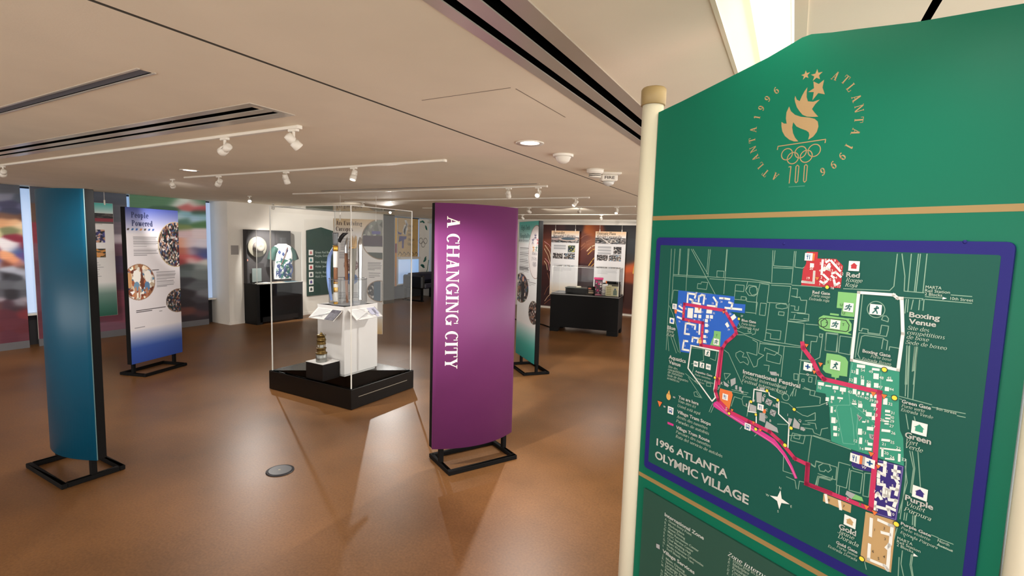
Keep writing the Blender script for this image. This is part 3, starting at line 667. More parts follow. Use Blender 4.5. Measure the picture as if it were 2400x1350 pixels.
lg = MB(); mats_ = LOGO + [mat('logo_ink', (70, 66, 90), .5)]
def seg(u0, v0, u1, v1, w, mi):
    a = Vector(fnh(u0, v0)); b = Vector(fnh(u1, v1)); d = b - a; n = Vector((-d.z, 0, d.x)).normalized() * w / 2; off = Vector((0, -.0012, 0))
    lg.quad(a + n + off, a - n + off, b - n + off, b + n + off, mi)
for k in range(5):                                                            # five stick figures in a ring
    an = R_(90 + 72 * k); cu_, cv_ = .86 + .12 * math.cos(an), .845 + .047 * math.sin(an); mi = (0, 0, 3, 2, 1)[k]
    for dx, dy, dx2, dy2 in ((0, .022, 0, -.004), (0, .008, .05, .012), (0, .008, -.05, .012), (0, -.004, .04, -.02), (0, -.004, -.04, -.02)): seg(cu_ + dx, cv_ + dy, cu_ + dx2, cv_ + dy2, .010, mi)
for k in range(12): 
    a0, a1 = R_(30 * k), R_(30 * k + 22); seg(.86 + .115 * math.cos(a0), .845 + .045 * math.sin(a0), .86 + .115 * math.cos(a1), .845 + .045 * math.sin(a1), .007, (1, 1, 4, 4, 0, 0, 3, 3, 3, 2, 2, 2)[k])
for j, (cx0, cy0) in enumerate(((-.06, 0), (0, 0), (.06, 0), (-.03, -.008), (.03, -.008))):
    for k in range(10):
        a0, a1 = R_(36 * k), R_(36 * k + 36); seg(.86 + cx0 + .033 * math.cos(a0), .703 + cy0 + .0125 * math.sin(a0), .86 + cx0 + .033 * math.cos(a1), .703 + cy0 + .0125 * math.sin(a1), .004, 4)
lg.build('logo', mats_, ht)
put_text(ht, fnh, 'Atlanta', .72, .765, .046, .74, 1.9, mats_[4], 'logo_lettering', T=.09, t=.05, wfit=.18); put_text(ht, fnh, '1996', .71, .725, .05, .74, 1.9, mats_[4], 'logo_lettering', T=.06, t=.05, wfit=.19)
# An Evolving Campus, hung behind the glass case
p0 = atz(897, 783, .335); 
c = Cv(150, 380, (232, 230, 228))
c.vgrad(0, .14, (206, 176, 130), (232, 230, 228)); c.vgrad(.86, 1.0, (230, 222, 210), (206, 170, 112))
c.lines(.15, .5, .17, 8, .013, (150, 150, 152), .005); c.lines(.12, .42, .29, 5, .012, (150, 150, 152), .005); c.lines(.70, .98, .37, 6, .0125, (130, 130, 132), .005); c.lines(.72, .96, .46, 4, .0125, (130, 130, 132), .005); c.lines(.1, .6, .64, 5, .013, (120, 120, 122), .005)
c.ell(.97, .17, .40, .175, (150, 120, 90)); mk = c.oval(.97, .17, .385, .168); c.photo([(120,124,112),(150,150,140),(96,98,92)], 8, mk, 8)
c.put((mk & c.box(.6, .14, 1, .23)).astype(float), (70, 52, 64)); c.put((mk & c.box(.78, .10, .95, .125)).astype(float), (96, 92, 150)); c.put((mk & (c.Y > .235)).astype(float), (216, 214, 210)); c.put((mk & (c.Y > .285)).astype(float), (60, 68, 54))
c.ell(.95, .62, .27, .095, (150, 120, 90)); mk = c.oval(.95, .62, .255, .089); c.photo(NIGHT, 14, mk, 9); c.put((mk & c.box(.82, .5, .97, .72)).astype(float), (70, 92, 110)); c.put((mk & c.box(.96, .5, .985, .72)).astype(float), (210, 206, 200))
c.ell(.36, .40, .15, .055, (120, 84, 84)); c.photo([(150,120,116),(100,70,72),(190,170,166)], 14, c.oval(.36, .40, .145, .052), 10); c.ell(.36, .52, .14, .05, (62, 110, 180))
hdx = (rt * -.373); ec = (p0.x + hdx.x, p0.y + hdx.y, 0)
ev, fne = flat_stand('hanging panel titled An Evolving Campus seen through the glass torch case', ec, YAW - R_(2), c, W=.745, sag=0, z0=.335, z1=2.05, base=False, name='hanging_panel', cat='hanging panel', front=0)
put_text(ev, fne, 'An Evolving', .05, .945, .062, .745, 1.715, mat('brown_letters', (74, 52, 36), .5), 'title', T=.2, t=.07, wfit=.40); put_text(ev, fne, 'Campus', .05, .895, .062, .745, 1.715, MATS['brown_letters'], 'title', T=.2, t=.07, wfit=.26)
def cables(o, W, z1, y=.006):
    for sx in (-1, 1):
        m = MB(); m.tube([(sx * W * .36, y, z1 - .02), (sx * W * .36, y, CE - .002)], .003, 6); m.box(sx * W * .36 - .009, sx * W * .36 + .009, y - .012, y + .008, z1 - .03, z1 + .05, bev=.002); m.build('cable', FIX, o)
cables(ev, .745, 2.05)
# the three wall panels on cables
def venue(a, b, seed):
    c = Cv(150, 360, (224, 222, 222)); c.vgrad(0, .085, (232, 186, 136), (228, 222, 216)); c.vgrad(.8, 1.0, (226, 222, 218), (214, 190, 160))
    mk = c.box(0, .095, 1, .185); c.photo(NIGHT + [(150,140,140),(60,80,90)], 16, mk, seed)
    c.put((mk & (c.Y > .178) & (np.sin(c.X * 130) > 0)).astype(float), (224, 222, 222))
    if a: c.ell(.62, .125, .36, .032, (196, 176, 164)); c.ell(.62, .12, .26, .022, (72, 88, 100)); c.ell(.14, .13, .14, .02, (170, 150, 146))
    else:
        for k, (x, y) in enumerate(((.45, .155), (.6, .14))): c.ell(x, y, .10, .02, (190, 180, 170)); c.ell(x, y, .05, .01, (50, 46, 46))
        m = (abs((c.X - .35) - (c.Y - .14) * 3.5) < .02) & mk; c.put(m.astype(float), (226, 220, 214))
    for y in ((.22, .258) if a else (.22, .265, .308)): c.rect(.10, y, .54, y + (.028 if a else .03), (176, 176, 178)); 
    c.photo([(20,34,24),(40,60,50),(220,210,120),(30,50,90),(70,90,60)] if a else NIGHT, 9, c.box(.62, .222, .87, .325), seed + 1)
    c.photo(NIGHT + [(110,100,96)], 14, c.box(.08, .348, .44, .432), seed + 2); c.photo(NIGHT + [(150,190,220),(190,170,150)], 14, c.box(.48, .348, .87, .432), seed + 3)
    c.rect(.6, .332, .87, .344, (130, 130, 132)); c.lines(.12, .8, .52, 6, .02, (190, 190, 192), .008)
    return c
for (xa, xb, t1, t2, sd, lab) in ((-5.616, -4.831, 'Alexander', 'Memorial Coliseum', 21, 'hanging panel headed Alexander Memorial Coliseum, left of two on the brown mural'),
                                  (-4.392, -3.60, 'Olympic Plaza', 'Kessler Campanile', 31, 'hanging panel headed Olympic Plaza Kessler Campanile, right of two on the brown mural')):
    W_ = xb - xa
    o, fnv = flat_stand(lab, ((xa + xb) / 2, 12.1, 0), 0, venue(sd == 21, 0, sd), W=W_, sag=0, z0=.40, z1=2.09, base=False, name='hanging_panel', cat='hanging panel', front=0)
    put_text(o, fnv, t1, .06, .952, .072, W_, 1.69, MATS['brown_letters'], 'title', T=.2, t=.07, wfit=.33 if sd == 21 else .48); put_text(o, fnv, t2, .06, .902, .072, W_, 1.69, MATS['brown_letters'], 'title', T=.2, t=.07, wfit=.64)
    cables(o, W_, 2.09)
c = Cv(110, 300, (228, 226, 224)); c.vgrad(0, .09, (70, 180, 172), (210, 224, 222)); mk = c.box(0, .09, 1, .135); c.photo(NIGHT[:4], 12, mk, 41); c.rect(0, .135, 1, .165, (140, 44, 62)); c.rect(0, .165, 1, .18, (90, 90, 88)); c.rect(0, .18, .8, .19, (206, 204, 200))
c.photo([(30,34,60),(20,24,40),(200,150,120),(190,180,180),(60,60,120)], 9, c.box(.50, .235, .84, .345), 42); c.photo([(30,40,30),(50,70,50),(200,140,70),(190,130,60)], 8, c.box(.5, .40, .84, .475), 43); c.ell(.68, .45, .13, .018, (214, 150, 84))
c.photo(CROWD, 9, c.box(.12, .235, .42, .345), 44)
c.lines(.12, .8, .52, 8, .02, (180, 180, 182), .008)
c.vgrad(.70, .80, (226, 226, 224), (110, 140, 130)); c.vgrad(.80, 1.0, (110, 140, 130), (20, 84, 66))
o, _f = flat_stand('hanging panel with a teal top and small sport photos, behind the teal stand', (-9.62, 3.53, 0), R_(90), c, W=.77, sag=0, z0=.395, z1=2.205, base=False, name='hanging_panel', cat='hanging panel', front=0)
cables(o, .77, 2.205)
# ================================================================== GLASS CASES AND WHAT IS IN THEM
def glass_box(o, x0, x1, y0, y1, z0, z1, e=.006, top=True, name='glass_cover', back=True):
    m = MB(); t = .003
    m.box(x0, x1, y0, y0 + t, z0, z1); m.box(x0, x0 + t, y0 + t, y1 - t, z0, z1); m.box(x1 - t, x1, y0 + t, y1 - t, z0, z1)
    if back: m.box(x0, x1, y1 - t, y1, z0, z1)
    if top: m.box(x0 + t, x1 - t, y0 + t, y1 - t, z1 - t, z1)
    g = m.build(name, ACRYL, o); k = MB()
    for x in (x0, x1):
        for y in ((y0, y1) if back else (y0,)): k.box(x - e / 2, x + e / 2, y - e / 2, y + e / 2, z0, z1)
    if top:
        h = e * .6
        k.box(x0, x1, y0 - h / 2, y0 + h / 2, z1 - h, z1); k.box(x0 - h / 2, x0 + h / 2, y0, y1, z1 - h, z1); k.box(x1 - h / 2, x1 + h / 2, y0, y1, z1 - h, z1)
        if back: k.box(x0, x1, y1 - h / 2, y1 + h / 2, z1 - h, z1)
    k.build('polished_edge', EDGE, g); return g
# ---- the torch case
TX0, TX1, TY0, TY1, TZ = -5.204, -3.866, 3.575, 4.55, .217
tc = thing('display_case', 'large square glass case on a low black plinth, holding torches and a lamp', 'display case', ((TX0 + TX1) / 2, (TY0 + TY1) / 2, 0))
dx, dy = (TX1 - TX0) / 2, (TY1 - TY0) / 2
m = MB(); m.box(-dx, dx, -dy, dy, .002, TZ, bev=.004); m.build('plinth', mat('black_plinth', (12, 12, 12), .24, spec=.3), tc)
m = MB(); m.box(dx, dx + .0015, -dy + .10, dy - .12, .118, .124); m.build('light_slot', mat('plinth_slot', (150, 140, 124), .5), tc)
glass_box(tc, -dx + .028, dx - .028, -dy + .028, dy - .028, TZ, 2.107, e=.010)
# ---- white pedestal with two sloping caption boards
PW = mat('pedestal_white', (228, 226, 224), .6, spec=.3)
px0, px1, py0, py1, pz = -4.715, -4.28, 3.86, 4.37, 1.012
pc = ((px0 + px1) / 2, (py0 + py1) / 2)
pd = thing('pedestal', 'white pedestal inside the glass torch case with two sloping caption boards', 'pedestal', (pc[0], pc[1], TZ))
a, b = (px1 - px0) / 2, (py1 - py0) / 2
m = MB(); m.box(-a + .02, a - .02, -b + .02, b - .02, 0, .03); m.box(-a, a, -b, b, .025, pz - TZ, bev=.003); m.build('body', PW, pd)
PHO = mat('caption_photo', (92, 90, 100), .5, var=.5, vscale=40)
TXT = mat('caption_text', (176, 176, 182), .6)
def caption(side):
    m = MB(); w_, l_, t = .40, .17, .008
    m.box(-w_ / 2, w_ / 2, -l_, 0, -t, 0, bev=.001); 
    M = (Matrix.Translation((0, -b - .004, pz - TZ - .035)) @ Matrix.Rotation(R_(38), 4, 'X')) if side == 0 else (Matrix.Translation((a + .004, 0, pz - TZ - .035)) @ Matrix.Rotation(R_(90), 4, 'Z') @ Matrix.Rotation(R_(38), 4, 'X'))
    v = MB(); v.add([tuple(M @ Vector(p)) for p in m.v], m.f); o = v.build('caption_board', PW, pd)
    q = MB()
    def R4(x0, x1, y0, y1, mi): q.quad(*[tuple(M @ Vector((x, y, .0006))) for x, y in ((x0, y0), (x1, y0), (x1, y1), (x0, y1))], mi)
    if side == 0: R4(.05, .19, -.165, -.01, 0)
    else: R4(.06, .19, -.12, -.01, 2); R4(.12, .16, -.16, -.03, 2)
    for k in range(6): R4(-.17, .03 - .02 * (k % 3), -.03 - .02 * k, -.024 - .02 * k, 1)
    q.build('caption_print', [PHO, TXT, mat('caption_sketch', (186, 186, 206), .6)], o)
    br = MB(); br.add([tuple(M @ Vector(p)) for p in MB().box(-.06, .06, -.05, -.005, -.05, -t).v], [(0, 3, 2, 1), (4, 5, 6, 7), (0, 1, 5, 4), (1, 2, 6, 5), (2, 3, 7, 6), (3, 0, 4, 7)]); br.build('bracket', mat('bracket_dark', (60, 58, 58), .5), o)
caption(0); caption(1)
# ---- the riser and the miner's lamp
rz_ = thing('riser', 'small black riser block with a white top in front of the white pedestal', 'riser', (-4.475, 3.715, TZ))
m = MB(); m.box(-.135, .135, -.10, .13, 0, .183); m.build('body', BLACK, rz_)
m = MB(); m.box(-.136, .136, -.101, .131, .183, .189); m.build('top', PW, rz_)
BRASS = mat('aged_brass', (112, 90, 48), .38, metal=.8); STEEL = mat('dull_steel', (150, 152, 148), .35, metal=.8); LGL = mat('frosted_glass', (226, 228, 224), .2)
lp_ = thing('miner_lamp', 'brass miner safety lamp with a hook, standing on the small black riser', 'lamp', (-4.46, 3.70, TZ + .189))
m = MB(); m.lathe([(.055, 0), (.060, .004), (.060, .085), (.055, .09)], 24); m.build('fuel_base', STEEL, lp_)
m = MB(); m.lathe([(.062, .09), (.062, .104), (.054, .106), (.047, .112), (.047, .145), (.053, .148), (.053, .155), (.04, .157)], 24); m.build('lower_ring', BRASS, lp_)
m = MB(); m.lathe([(.030, .157), (.030, .195)], 20); m.build('lamp_glass', LGL, lp_)
m = MB(); 
for k in range(5): an = 2 * math.pi * k / 5; m.tube([(.042 * math.cos(an), .042 * math.sin(an), .15), (.042 * math.cos(an), .042 * math.sin(an), .2)], .004, 6)
m.build('guard_rods', BRASS, lp_)
m = MB(); m.lathe([(.050, .195), (.050, .205), (.046, .207), (.046, .235), (.051, .238), (.051, .246), (.046, .248), (.045, .285), (.050, .29), (.050, .3), (.03, .306), (.012, .312), (.012, .322), (.004, .326)], 24); m.build('bonnet', BRASS, lp_)
m = MB(); m.tube([(.03, 0, .304), (.052, 0, .306), (.066, 0, .292), (.068, 0, .272)], .004, 8); m.tube([(0, 0, .322), (.006, 0, .334), (0, 0, .342), (-.008, 0, .334), (0, 0, .326)], .003, 6); m.build('hook', STEEL, lp_)
# ---- clear drum and five torches on the pedestal
DC = ((-4.742 - 4.482) / 2 + .03, (3.985 + 4.405) / 2 - .05)
DC = (-4.497, 4.115)
dr = thing('acrylic_drum', 'low clear acrylic drum with a dark base ring on the white pedestal', 'holder', (*DC, pz))
m = MB(); n = 40; r = .212; V = []; F = []
for k in range(n):
    an = 2 * math.pi * k / n; V += [(r * math.cos(an), r * math.sin(an), .006), (r * math.cos(an), r * math.sin(an), .29)]
for k in range(n): a_ = 2 * k; b_ = 2 * ((k + 1) % n); F.append((a_, b_, b_ + 1, a_ + 1))
m.add(V, F, 0, True); m.build('wall', glassmat('acrylic_drum_sheet', (.93, .94, .94), .05, .9), dr)
m = MB(); m.lathe([(.214, 0), (.214, .006)], 40); m.build('base_disc', mat('smoked_disc', (150, 152, 156), .15), dr)
m = MB(); m.tube([(r * math.cos(2 * math.pi * k / n), r * math.sin(2 * math.pi * k / n), .29) for k in range(n + 1)], .0035, 6, caps=False); m.build('rim', mat('drum_rim', (92, 94, 98), .25), dr)
tb = pz + .0065
GOLDM = mat('gold_metal', (214, 164, 72), .22, metal=.9); CHR = mat('polished_chrome', (206, 206, 206), .12, metal=1.0)
WHT = mat('white_enamel', (236, 234, 230), .3); WOOD = mat('torch_wood', (128, 84, 54), .45, var=.15, vscale=30); GREYT = mat('torch_grey', (128, 132, 136), .4, metal=.4)
def place_on_drum(x, y_px=700): 
    d = ray(x, y_px); t = (Vector((DC[0], DC[1], 0)) - Vector((0, 0, 0))).dot(Vector((d.x, d.y, 0)).normalized()) / Vector((d.x, d.y, 0)).length
    p = EYEP + d * t; return (p.x, p.y)
def torch(name, label, x, parts, ofs=0.):
    p = place_on_drum(x); dd = Vector((p[0], p[1], 0)).normalized() * ofs
    o = thing(name, label, 'torch', (p[0] + dd.x, p[1] + dd.y, tb), YAW, 'torches in the glass case')
    for nm, prof, mt in parts:
        m = MB()
        if callable(prof): prof(m)
        else: m.lathe(prof, 20)
        o2 = m.build(nm, mt, o); o2.data.transform(Matrix.Diagonal((1, 1, 1.16, 1)))
    return o
# heights: photo rows 708 (foot) to 540 (top) make about .85 m
torch('torch', 'white torch with gold bands, brown grip and flared grey top, in front of the drum', 787, [
    ('foot', [(.022, 0), (.024, .004), (.024, .02), (.018, .024)], GOLDM),
    ('lower_handle', [(.024, .024), (.025, .03), (.025, .19), (.022, .2)], mat('torch_pearl', (214, 210, 204), .25)),
    ('gold_band', [(.0262, .118), (.0268, .12), (.0268, .165), (.0262, .167)], GOLDM),
    ('gold_ring', [(.024, .2), (.028, .204), (.028, .216), (.024, .22)], GOLDM),
    ('wood_grip', [(.021, .22), (.023, .23), (.023, .35), (.021, .36)], WOOD),
    ('upper_handle', [(.023, .36), (.0265, .365), (.0265, .515), (.026, .52)], WHT),
    ('collar', [(.0265, .52), (.029, .524), (.029, .57), (.0265, .575)], GOLDM),
    ('cup', [(.026, .575), (.027, .6), (.033, .69), (.034, .70), (.028, .695)], GREYT)], -.10)
def sail(m):
    prev = None; V = []; F = []; n = 22
    for i in range(n + 1):
        k = i / n; z = .02 + .62 * k; cx_ = -.045 - .034 * math.sin(math.pi * min(1, k * 1.1)) + .09 * max(0, k - .72) / .28 * .9; w_ = .014 + .012 * math.sin(math.pi * k)
        for q in range(8):
            an = 2 * math.pi * q / 8; V.append((cx_ + w_ * math.cos(an), .012 * math.sin(an), z))
    for i in range(n):
        for q in range(8): F.append((i * 8 + q, i * 8 + (q + 1) % 8, (i + 1) * 8 + (q + 1) % 8, (i + 1) * 8 + q))
    m.add(V, F, 0, True); m.add(V[:8], [tuple(range(8))[::-1]]); m.add(V[-8:], [tuple(range(8))])
def tip(m): m.tube([(.045, 0, .61), (.062, 0, .645), (.10, 0, .685), (.150, 0, .70)], [.020, .024, .02, .003], 10)
torch('torch', 'pale blue curved torch with a black beak top, leaning behind the white torch', 786, [('blade', sail, mat('torch_blue', (128, 158, 220), .3)), ('head', tip, mat('torch_black', (30, 32, 36), .3))], .05)
torch('torch', 'slender brown and silver torch with a pointed tip, left of the reed torch', 814, [
    ('handle', lambda m: m.tube([(0, 0, 0), (-.006, 0, .15), (-.01, 0, .35), (-.012, 0, .5)], [.014, .017, .02, .019], 12), WOOD),
    ('upper_handle', lambda m: m.tube([(-.012, 0, .5), (-.012, 0, .57), (-.004, 0, .63), (.002, 0, .665)], [.019, .020, .012, .002], 12), CHR)], .02)
def reeds(m):
    for k in range(14):
        an = 2 * math.pi * k / 14; c_, s_ = math.cos(an), math.sin(an)
        m.tube([(-.02 + .010 * c_, .010 * s_, 0), (-.012 + .020 * c_, .020 * s_, .2), (-.0 + .029 * c_, .029 * s_, .42), (.004 + .033 * c_, .033 * s_, .56)], [.004, .006, .0075, .0075], 6)
    m.tube([(-.02, 0, 0), (-.012, 0, .2), (0, 0, .42), (.004, 0, .55)], [.009, .018, .027, .031], 12)
def gtips(m):
    for k in range(14):
        an = 2 * math.pi * k / 14; c_, s_ = math.cos(an), math.sin(an); hh = .66 + .028 * ((k * 5) % 4) / 3
        m.tube([(.004 + .0335 * c_, .0335 * s_, .56), (.006 + .034 * c_, .034 * s_, .60), (.008 + .035 * c_, .035 * s_, hh)], [.008, .0075, .002], 6)
torch('torch', 'bundled grey reed torch with spiky gold top, leaning in the middle of the drum', 827, [('reeds', reeds, mat('reed_grey', (120, 114, 100), .35, metal=.5)), ('gold_tips', gtips, mat('reed_gold', (176, 140, 86), .35, metal=.6)),
    ('band', lambda m: m.lathe([(.040, .548), (.042, .55), (.042, .56), (.040, .562)], 20), GOLDM)], -.06)
torch('torch', 'tall polished silver torch with a teal back, rightmost in the drum', 844, [
    ('body', [(.012, 0), (.020, .01), (.022, .04), (.018, .06), (.021, .3), (.026, .52), (.028, .58), (.024, .62), (.012, .655), (.002, .665)], CHR),
    ('teal_back', lambda m: m.tube([(-.012, .014, .03), (-.013, .016, .3), (-.016, .018, .56)], [.013, .013, .014], 10), mat('torch_teal', (50, 110, 124), .3))], -.03)

# ---- black case by the left wall
lc = thing('display_case', 'tall black case with clothing and a hat, against the white left wall', 'display case', (-9.455, 6.51, 0))
m = MB(); m.box(.05, .40, -.46, .50, .04, .785, bev=.004); m.box(0, .40, -.52, -.40, 0.001, .14); m.box(0.0, .40, .42, .53, .001, .14); m.box(.0, .40, -.52, .53, .14, .785); m.build('base_cabinet', BLACK, lc)
m = MB(); m.box(0.0, .03, -.52, .53, .785, 1.865); m.box(.03, .10, -.52, -.505, .785, 1.865); m.build('back_board', mat('case_felt', (52, 49, 50), .8), lc)
m = MB(); m.box(.0, .41, -.525, .535, .785, .80); m.build('deck', BLACK, lc)
g = MB(); g.box(.388, .392, -.50, .52, .80, 1.85); g.box(.03, .388, .516, .52, .80, 1.85); g.box(.03, .388, -.5, -.496, .80, 1.85); g.box(.03, .39, -.5, .52, 1.85, 1.854); gg = g.build('glass_cover', ACRYL, lc)
g = MB()
for y in (-.5, .52): g.box(.387, .394, y - .004, y + .004, .80, 1.854)
g.box(.386, .394, -.5, .52, .80, .808); g.build('polished_edge', EDGE, gg)
HATM = mat('felt_hat', (118, 113, 100), .8)
ht_ = thing('hat', 'pale wide-brimmed hat hung on the back of the black clothing case', 'hat', (-9.42, 6.25, 1.52), 0)
Mh = Matrix.Rotation(R_(90), 4, 'Y') @ Matrix.Rotation(R_(0), 4, 'X')
m = MB(); m.lathe([(.205, .025), (.21, .03), (.19, .038), (.12, .03), (.105, .04)], 32, Mh); m.build('brim', HATM, ht_)
m = MB(); m.lathe([(.106, .037), (.104, .08), (.095, .13), (.07, .15), (.03, .142), (.0001, .138)], 28, Mh); m.build('crown', mat('felt_crown', (126, 119, 110), .8), ht_)
m = MB(); m.lathe([(.107, .04), (.108, .045), (.107, .068), (.104, .07)], 28, Mh); m.build('band', mat('hat_band', (96, 86, 90), .7), ht_)
# shirt on a hidden torso: one closed garment shape
def shirt():
    o = thing('uniform_shirt', 'white and green patterned uniform shirt with a bag strap in the black clothing case', 'shirt', (-9.315, 6.76, .86))
    rows = [(0.0, .20, .08), (.15, .205, .085), (.35, .215, .09), (.52, .225, .09), (.62, .22, .085), (.69, .17, .075), (.72, .09, .055)]
    m = MB(); n = 24; V = []; F = []
    for z, ry, rx in rows:
        for k in range(n):
            an = 2 * math.pi * k / n; V.append((rx * math.copysign(abs(math.cos(an)) ** .8, math.cos(an)), ry * math.copysign(abs(math.sin(an)) ** .8, math.sin(an)), z))
    for i in range(len(rows) - 1):
        for k in range(n): F.append((i * n + k, i * n + (k + 1) % n, (i + 1) * n + (k + 1) % n, (i + 1) * n + k))
    m.add(V, F, 0, True); m.add(V[:n], [tuple(range(n))[::-1]]); m.build('body', mat('shirt_white', (232, 230, 226), .8), o)
    for s in (-1, 1):
        m = MB(); m.tube([(0, s * .15, .63), (.01, s * .23, .56), (.02, s * .27, .45), (.02, s * .285, .40)], [.07, .075, .075, .078], 14); m.build('sleeve', mat('shirt_green', (24, 60, 52), .8), o)
    m = MB(); m.tube([(.06 * math.cos(a), .085 * math.sin(a), .715) for a in np.linspace(0, 2 * math.pi, 17)], .018, 8, caps=False); m.build('collar', MATS['shirt_white'], o)
    m = MB(); m.box(-.05, .05, -.07, .07, .70, .86, bev=.01); m.build('neck_form', mat('neck_black', (26, 24, 26), .8), o)
    m = MB(); rr = random.Random(4)
    def front(y, z):                                                          # surface of the chest
        k = min(len(rows) - 2, max(0, sum(1 for r_ in rows if r_[0] <= z) - 1)); f_ = (z - rows[k][0]) / (rows[k + 1][0] - rows[k][0])
        ry = rows[k][1] * (1 - f_) + rows[k + 1][1] * f_; rx = rows[k][2] * (1 - f_) + rows[k + 1][2] * f_
        s_ = min(.98, abs(y) / ry) ** 1.25; return (rx * (max(0, 1 - s_ ** 2)) ** .4 + .004, y, z)
    for k in range(60):                                                       # dark blue and green leaf marks on the lower half
        y, z = rr.uniform(-.18, .17), rr.uniform(.02, .42); l = rr.uniform(.04, .075); an = rr.uniform(0, 3.1); mi = k % 2
        q = [front(max(-.19, min(.19, y + l * math.cos(an + t) * (1 if j % 2 == 0 else .4))), max(0.005, z + l * math.sin(an + t) * (1 if j % 2 == 0 else .4))) for j, t in enumerate((0, 1.57, 3.14, 4.71))]
        m.add(q, [(0, 1, 2, 3)], mi)
    for (y, z) in ((-.13, .56), (.04, .60), (-.05, .52)): m.add([front(y, z + .05), front(y + .035, z), front(y, z - .05), front(y - .035, z)], [(0, 1, 2, 3)], 0)
    m.build('leaf_pattern', [mat('shirt_navy', (44, 62, 110), .8), mat('shirt_teal', (30, 98, 84), .8)], o)
    m = MB(); m.tube([front(.06, .66), front(.0, .52), front(-.07, .36), front(-.10, .30)], .012, 6); m.build('strap', mat('strap_brown', (84, 60, 56), .7), o)
    m = MB(); m.tube([(.115 + .012, .04 + .10 * math.cos(a), .20 + .12 * math.sin(a)) for a in np.linspace(0, 2 * math.pi, 25)], .011, 6, caps=False); m.build('round_trim', mat('shirt_navy', (44, 62, 110), .8), o)
shirt()
pl = thing('award_plaque', 'small clear acrylic plaque standing in the black clothing case below the hat', 'plaque', (-9.36, 6.20, .805)); m = MB(); m.box(-.012, .012, -.10, .10, 0.0, .29, bev=.003); m.build('slab', mat('plaque_slab', (112, 122, 120), .15, spec=.7), pl); m = MB(); m.box(-.03, .03, -.11, .11, 0, .02); m.build('foot', BLACK, pl)
md = MB(); md.lathe([(.022, 0), (.022, .006)], 16, Matrix.Rotation(R_(90), 4, 'Y')); o = md.build('medallion', mat('medal_pink', (206, 128, 112), .4)); o.location = (-9.422, 6.04, 1.26); tag(o, 'tiny pink medallion pinned at the left of the black clothing case', 'medallion')
for k, (x, y, w_, d_, rz, lab, mt) in enumerate(((-9.17, 6.24, .20, .30, 14, 'white open leaflet lying at the left of the clothing case deck', WH), (-9.19, 6.55, .16, .22, -10, 'cream booklet lying in the middle of the clothing case deck', mat('booklet_cream', (216, 196, 176), .6)), (-9.17, 6.83, .15, .24, 4, 'blue green booklet lying at the right of the clothing case deck', mat('booklet_blue', (86, 130, 146), .6)))):
    m = MB(); m.box(-w_ / 2, w_ / 2, -d_ / 2, d_ / 2, 0, .012, bev=.002); o = m.build('booklet', mt, loc=(x, y, .8005), rz=R_(rz)); tag(o, lab, 'booklet')
m = MB(); m.box(0, .006, -.075, .075, -.09, .09); o = m.build('wall_label', mat('label_grey', (150, 144, 140), .6), loc=(-9.459, 5.82, 1.46)); tag(o, 'small square grey text label on the white wall left of the clothing case', 'label')
# pentagon-topped green sign
sg_ = thing('wall_sign', 'dark green peaked sign with white house symbols on the left wall', 'sign', (-9.45, 7.82, 0))
m = MB(); m.prism([(-.37, .422), (.37, .422), (.37, 1.895), (.02, 1.972), (-.37, 1.89)], 0, .03, 0, Matrix.Rotation(R_(90), 4, 'Z')); m.v = [(v[0] + .03, v[1], v[2]) for v in m.v]; m.build('panel', mat('sign_green_dark', (36, 66, 58), .5), sg_)
ik = Ink()
for k, cc in enumerate(((200, 120, 120), (50, 130, 130), (196, 60, 70), (70, 74, 84), (84, 74, 130), (60, 70, 66))):
    z = 1.40 - .165 * k; x = -.27; mt = mat('house_%d' % k, cc, .5)
    ik.poly([(x - .06, z - .06), (x + .06, z - .06), (x + .06, z + .06), (x - .06, z + .06)], WH, 1)
    ik.poly([(x - .03, z - .035), (x + .03, z - .035), (x + .03, z + .01), (x, z + .04), (x - .03, z + .01)], mt, 2)
for z, s in ((1.40, 'Green Red Blue'), (1.32, 'Purple, Gold'), (1.18, 'Vert  Rouge'), (1.08, 'Violet  Jaune'), (.94, 'Verde  Roja'), (.85, 'Azul, Dorada')):
    ps, wd_ = sans(s, .01); ik.polys([[(-.16 + q[0] * .05, z - .02 + q[1] * .05) for q in p] for p in ps], mat('sign_pale', (170, 186, 178), .5), 1)
r_ = ik.build('print', sg_); r_.rotation_euler = (0, 0, R_(90)); r_.location = (.03, 0, 0)
# ---- glass-topped case in front of the brown mural
ang = math.atan2(9.283 - 9.065, -2.831 + 4.173); L_ = math.hypot(1.342, .218)
rc = thing('display_case', 'low black case with a glass top and souvenirs, in front of the brown mural', 'display case', (-4.19, 9.09, 0), ang)
D_ = .62
m = MB(); m.box(0, L_, 0, D_, .10, .745, bev=.003)
for a_, b_ in ((0, .17), (L_ - .21, L_)):
    m.box(a_, b_, 0, .16, .001, .10); m.box(a_, b_, D_ - .16, D_, .001, .10)
m.build('base_cabinet', BLACK, rc)
m = MB(); m.box(.01, L_ - .01, .01, D_ - .01, .745, .775); m.build('deck', mat('deck_dark', (40, 38, 40), .2), rc)
m = MB(); m.box(-.004, L_ + .004, -.004, 0, .752, .764); m.box(L_, L_ + .004, 0, D_, .752, .764); m.build('edge_strip', mat('steel_strip', (170, 168, 164), .25, metal=.6), rc)
glass_box(rc, .02, L_ - .02, .02, D_ - .02, .775, 1.315, e=.007)
RM = Matrix.Translation((-4.19, 9.09, 0)) @ Matrix.Rotation(ang, 4, 'Z')
def inr(x, y, z=.7755): return tuple(RM @ Vector((x, y, z)))
def rthing(name, label, cat, x, y, rz=0): return thing(name, label, cat, inr(x, y), ang + R_(rz))
o = rthing('tray', 'flat black tray block carrying a pale puck, at the left of the souvenir case', 'tray', .47, .34); m = MB(); m.box(-.22, .22, -.14, .14, 0, .10, bev=.003); m.build('body', BLACK, o)
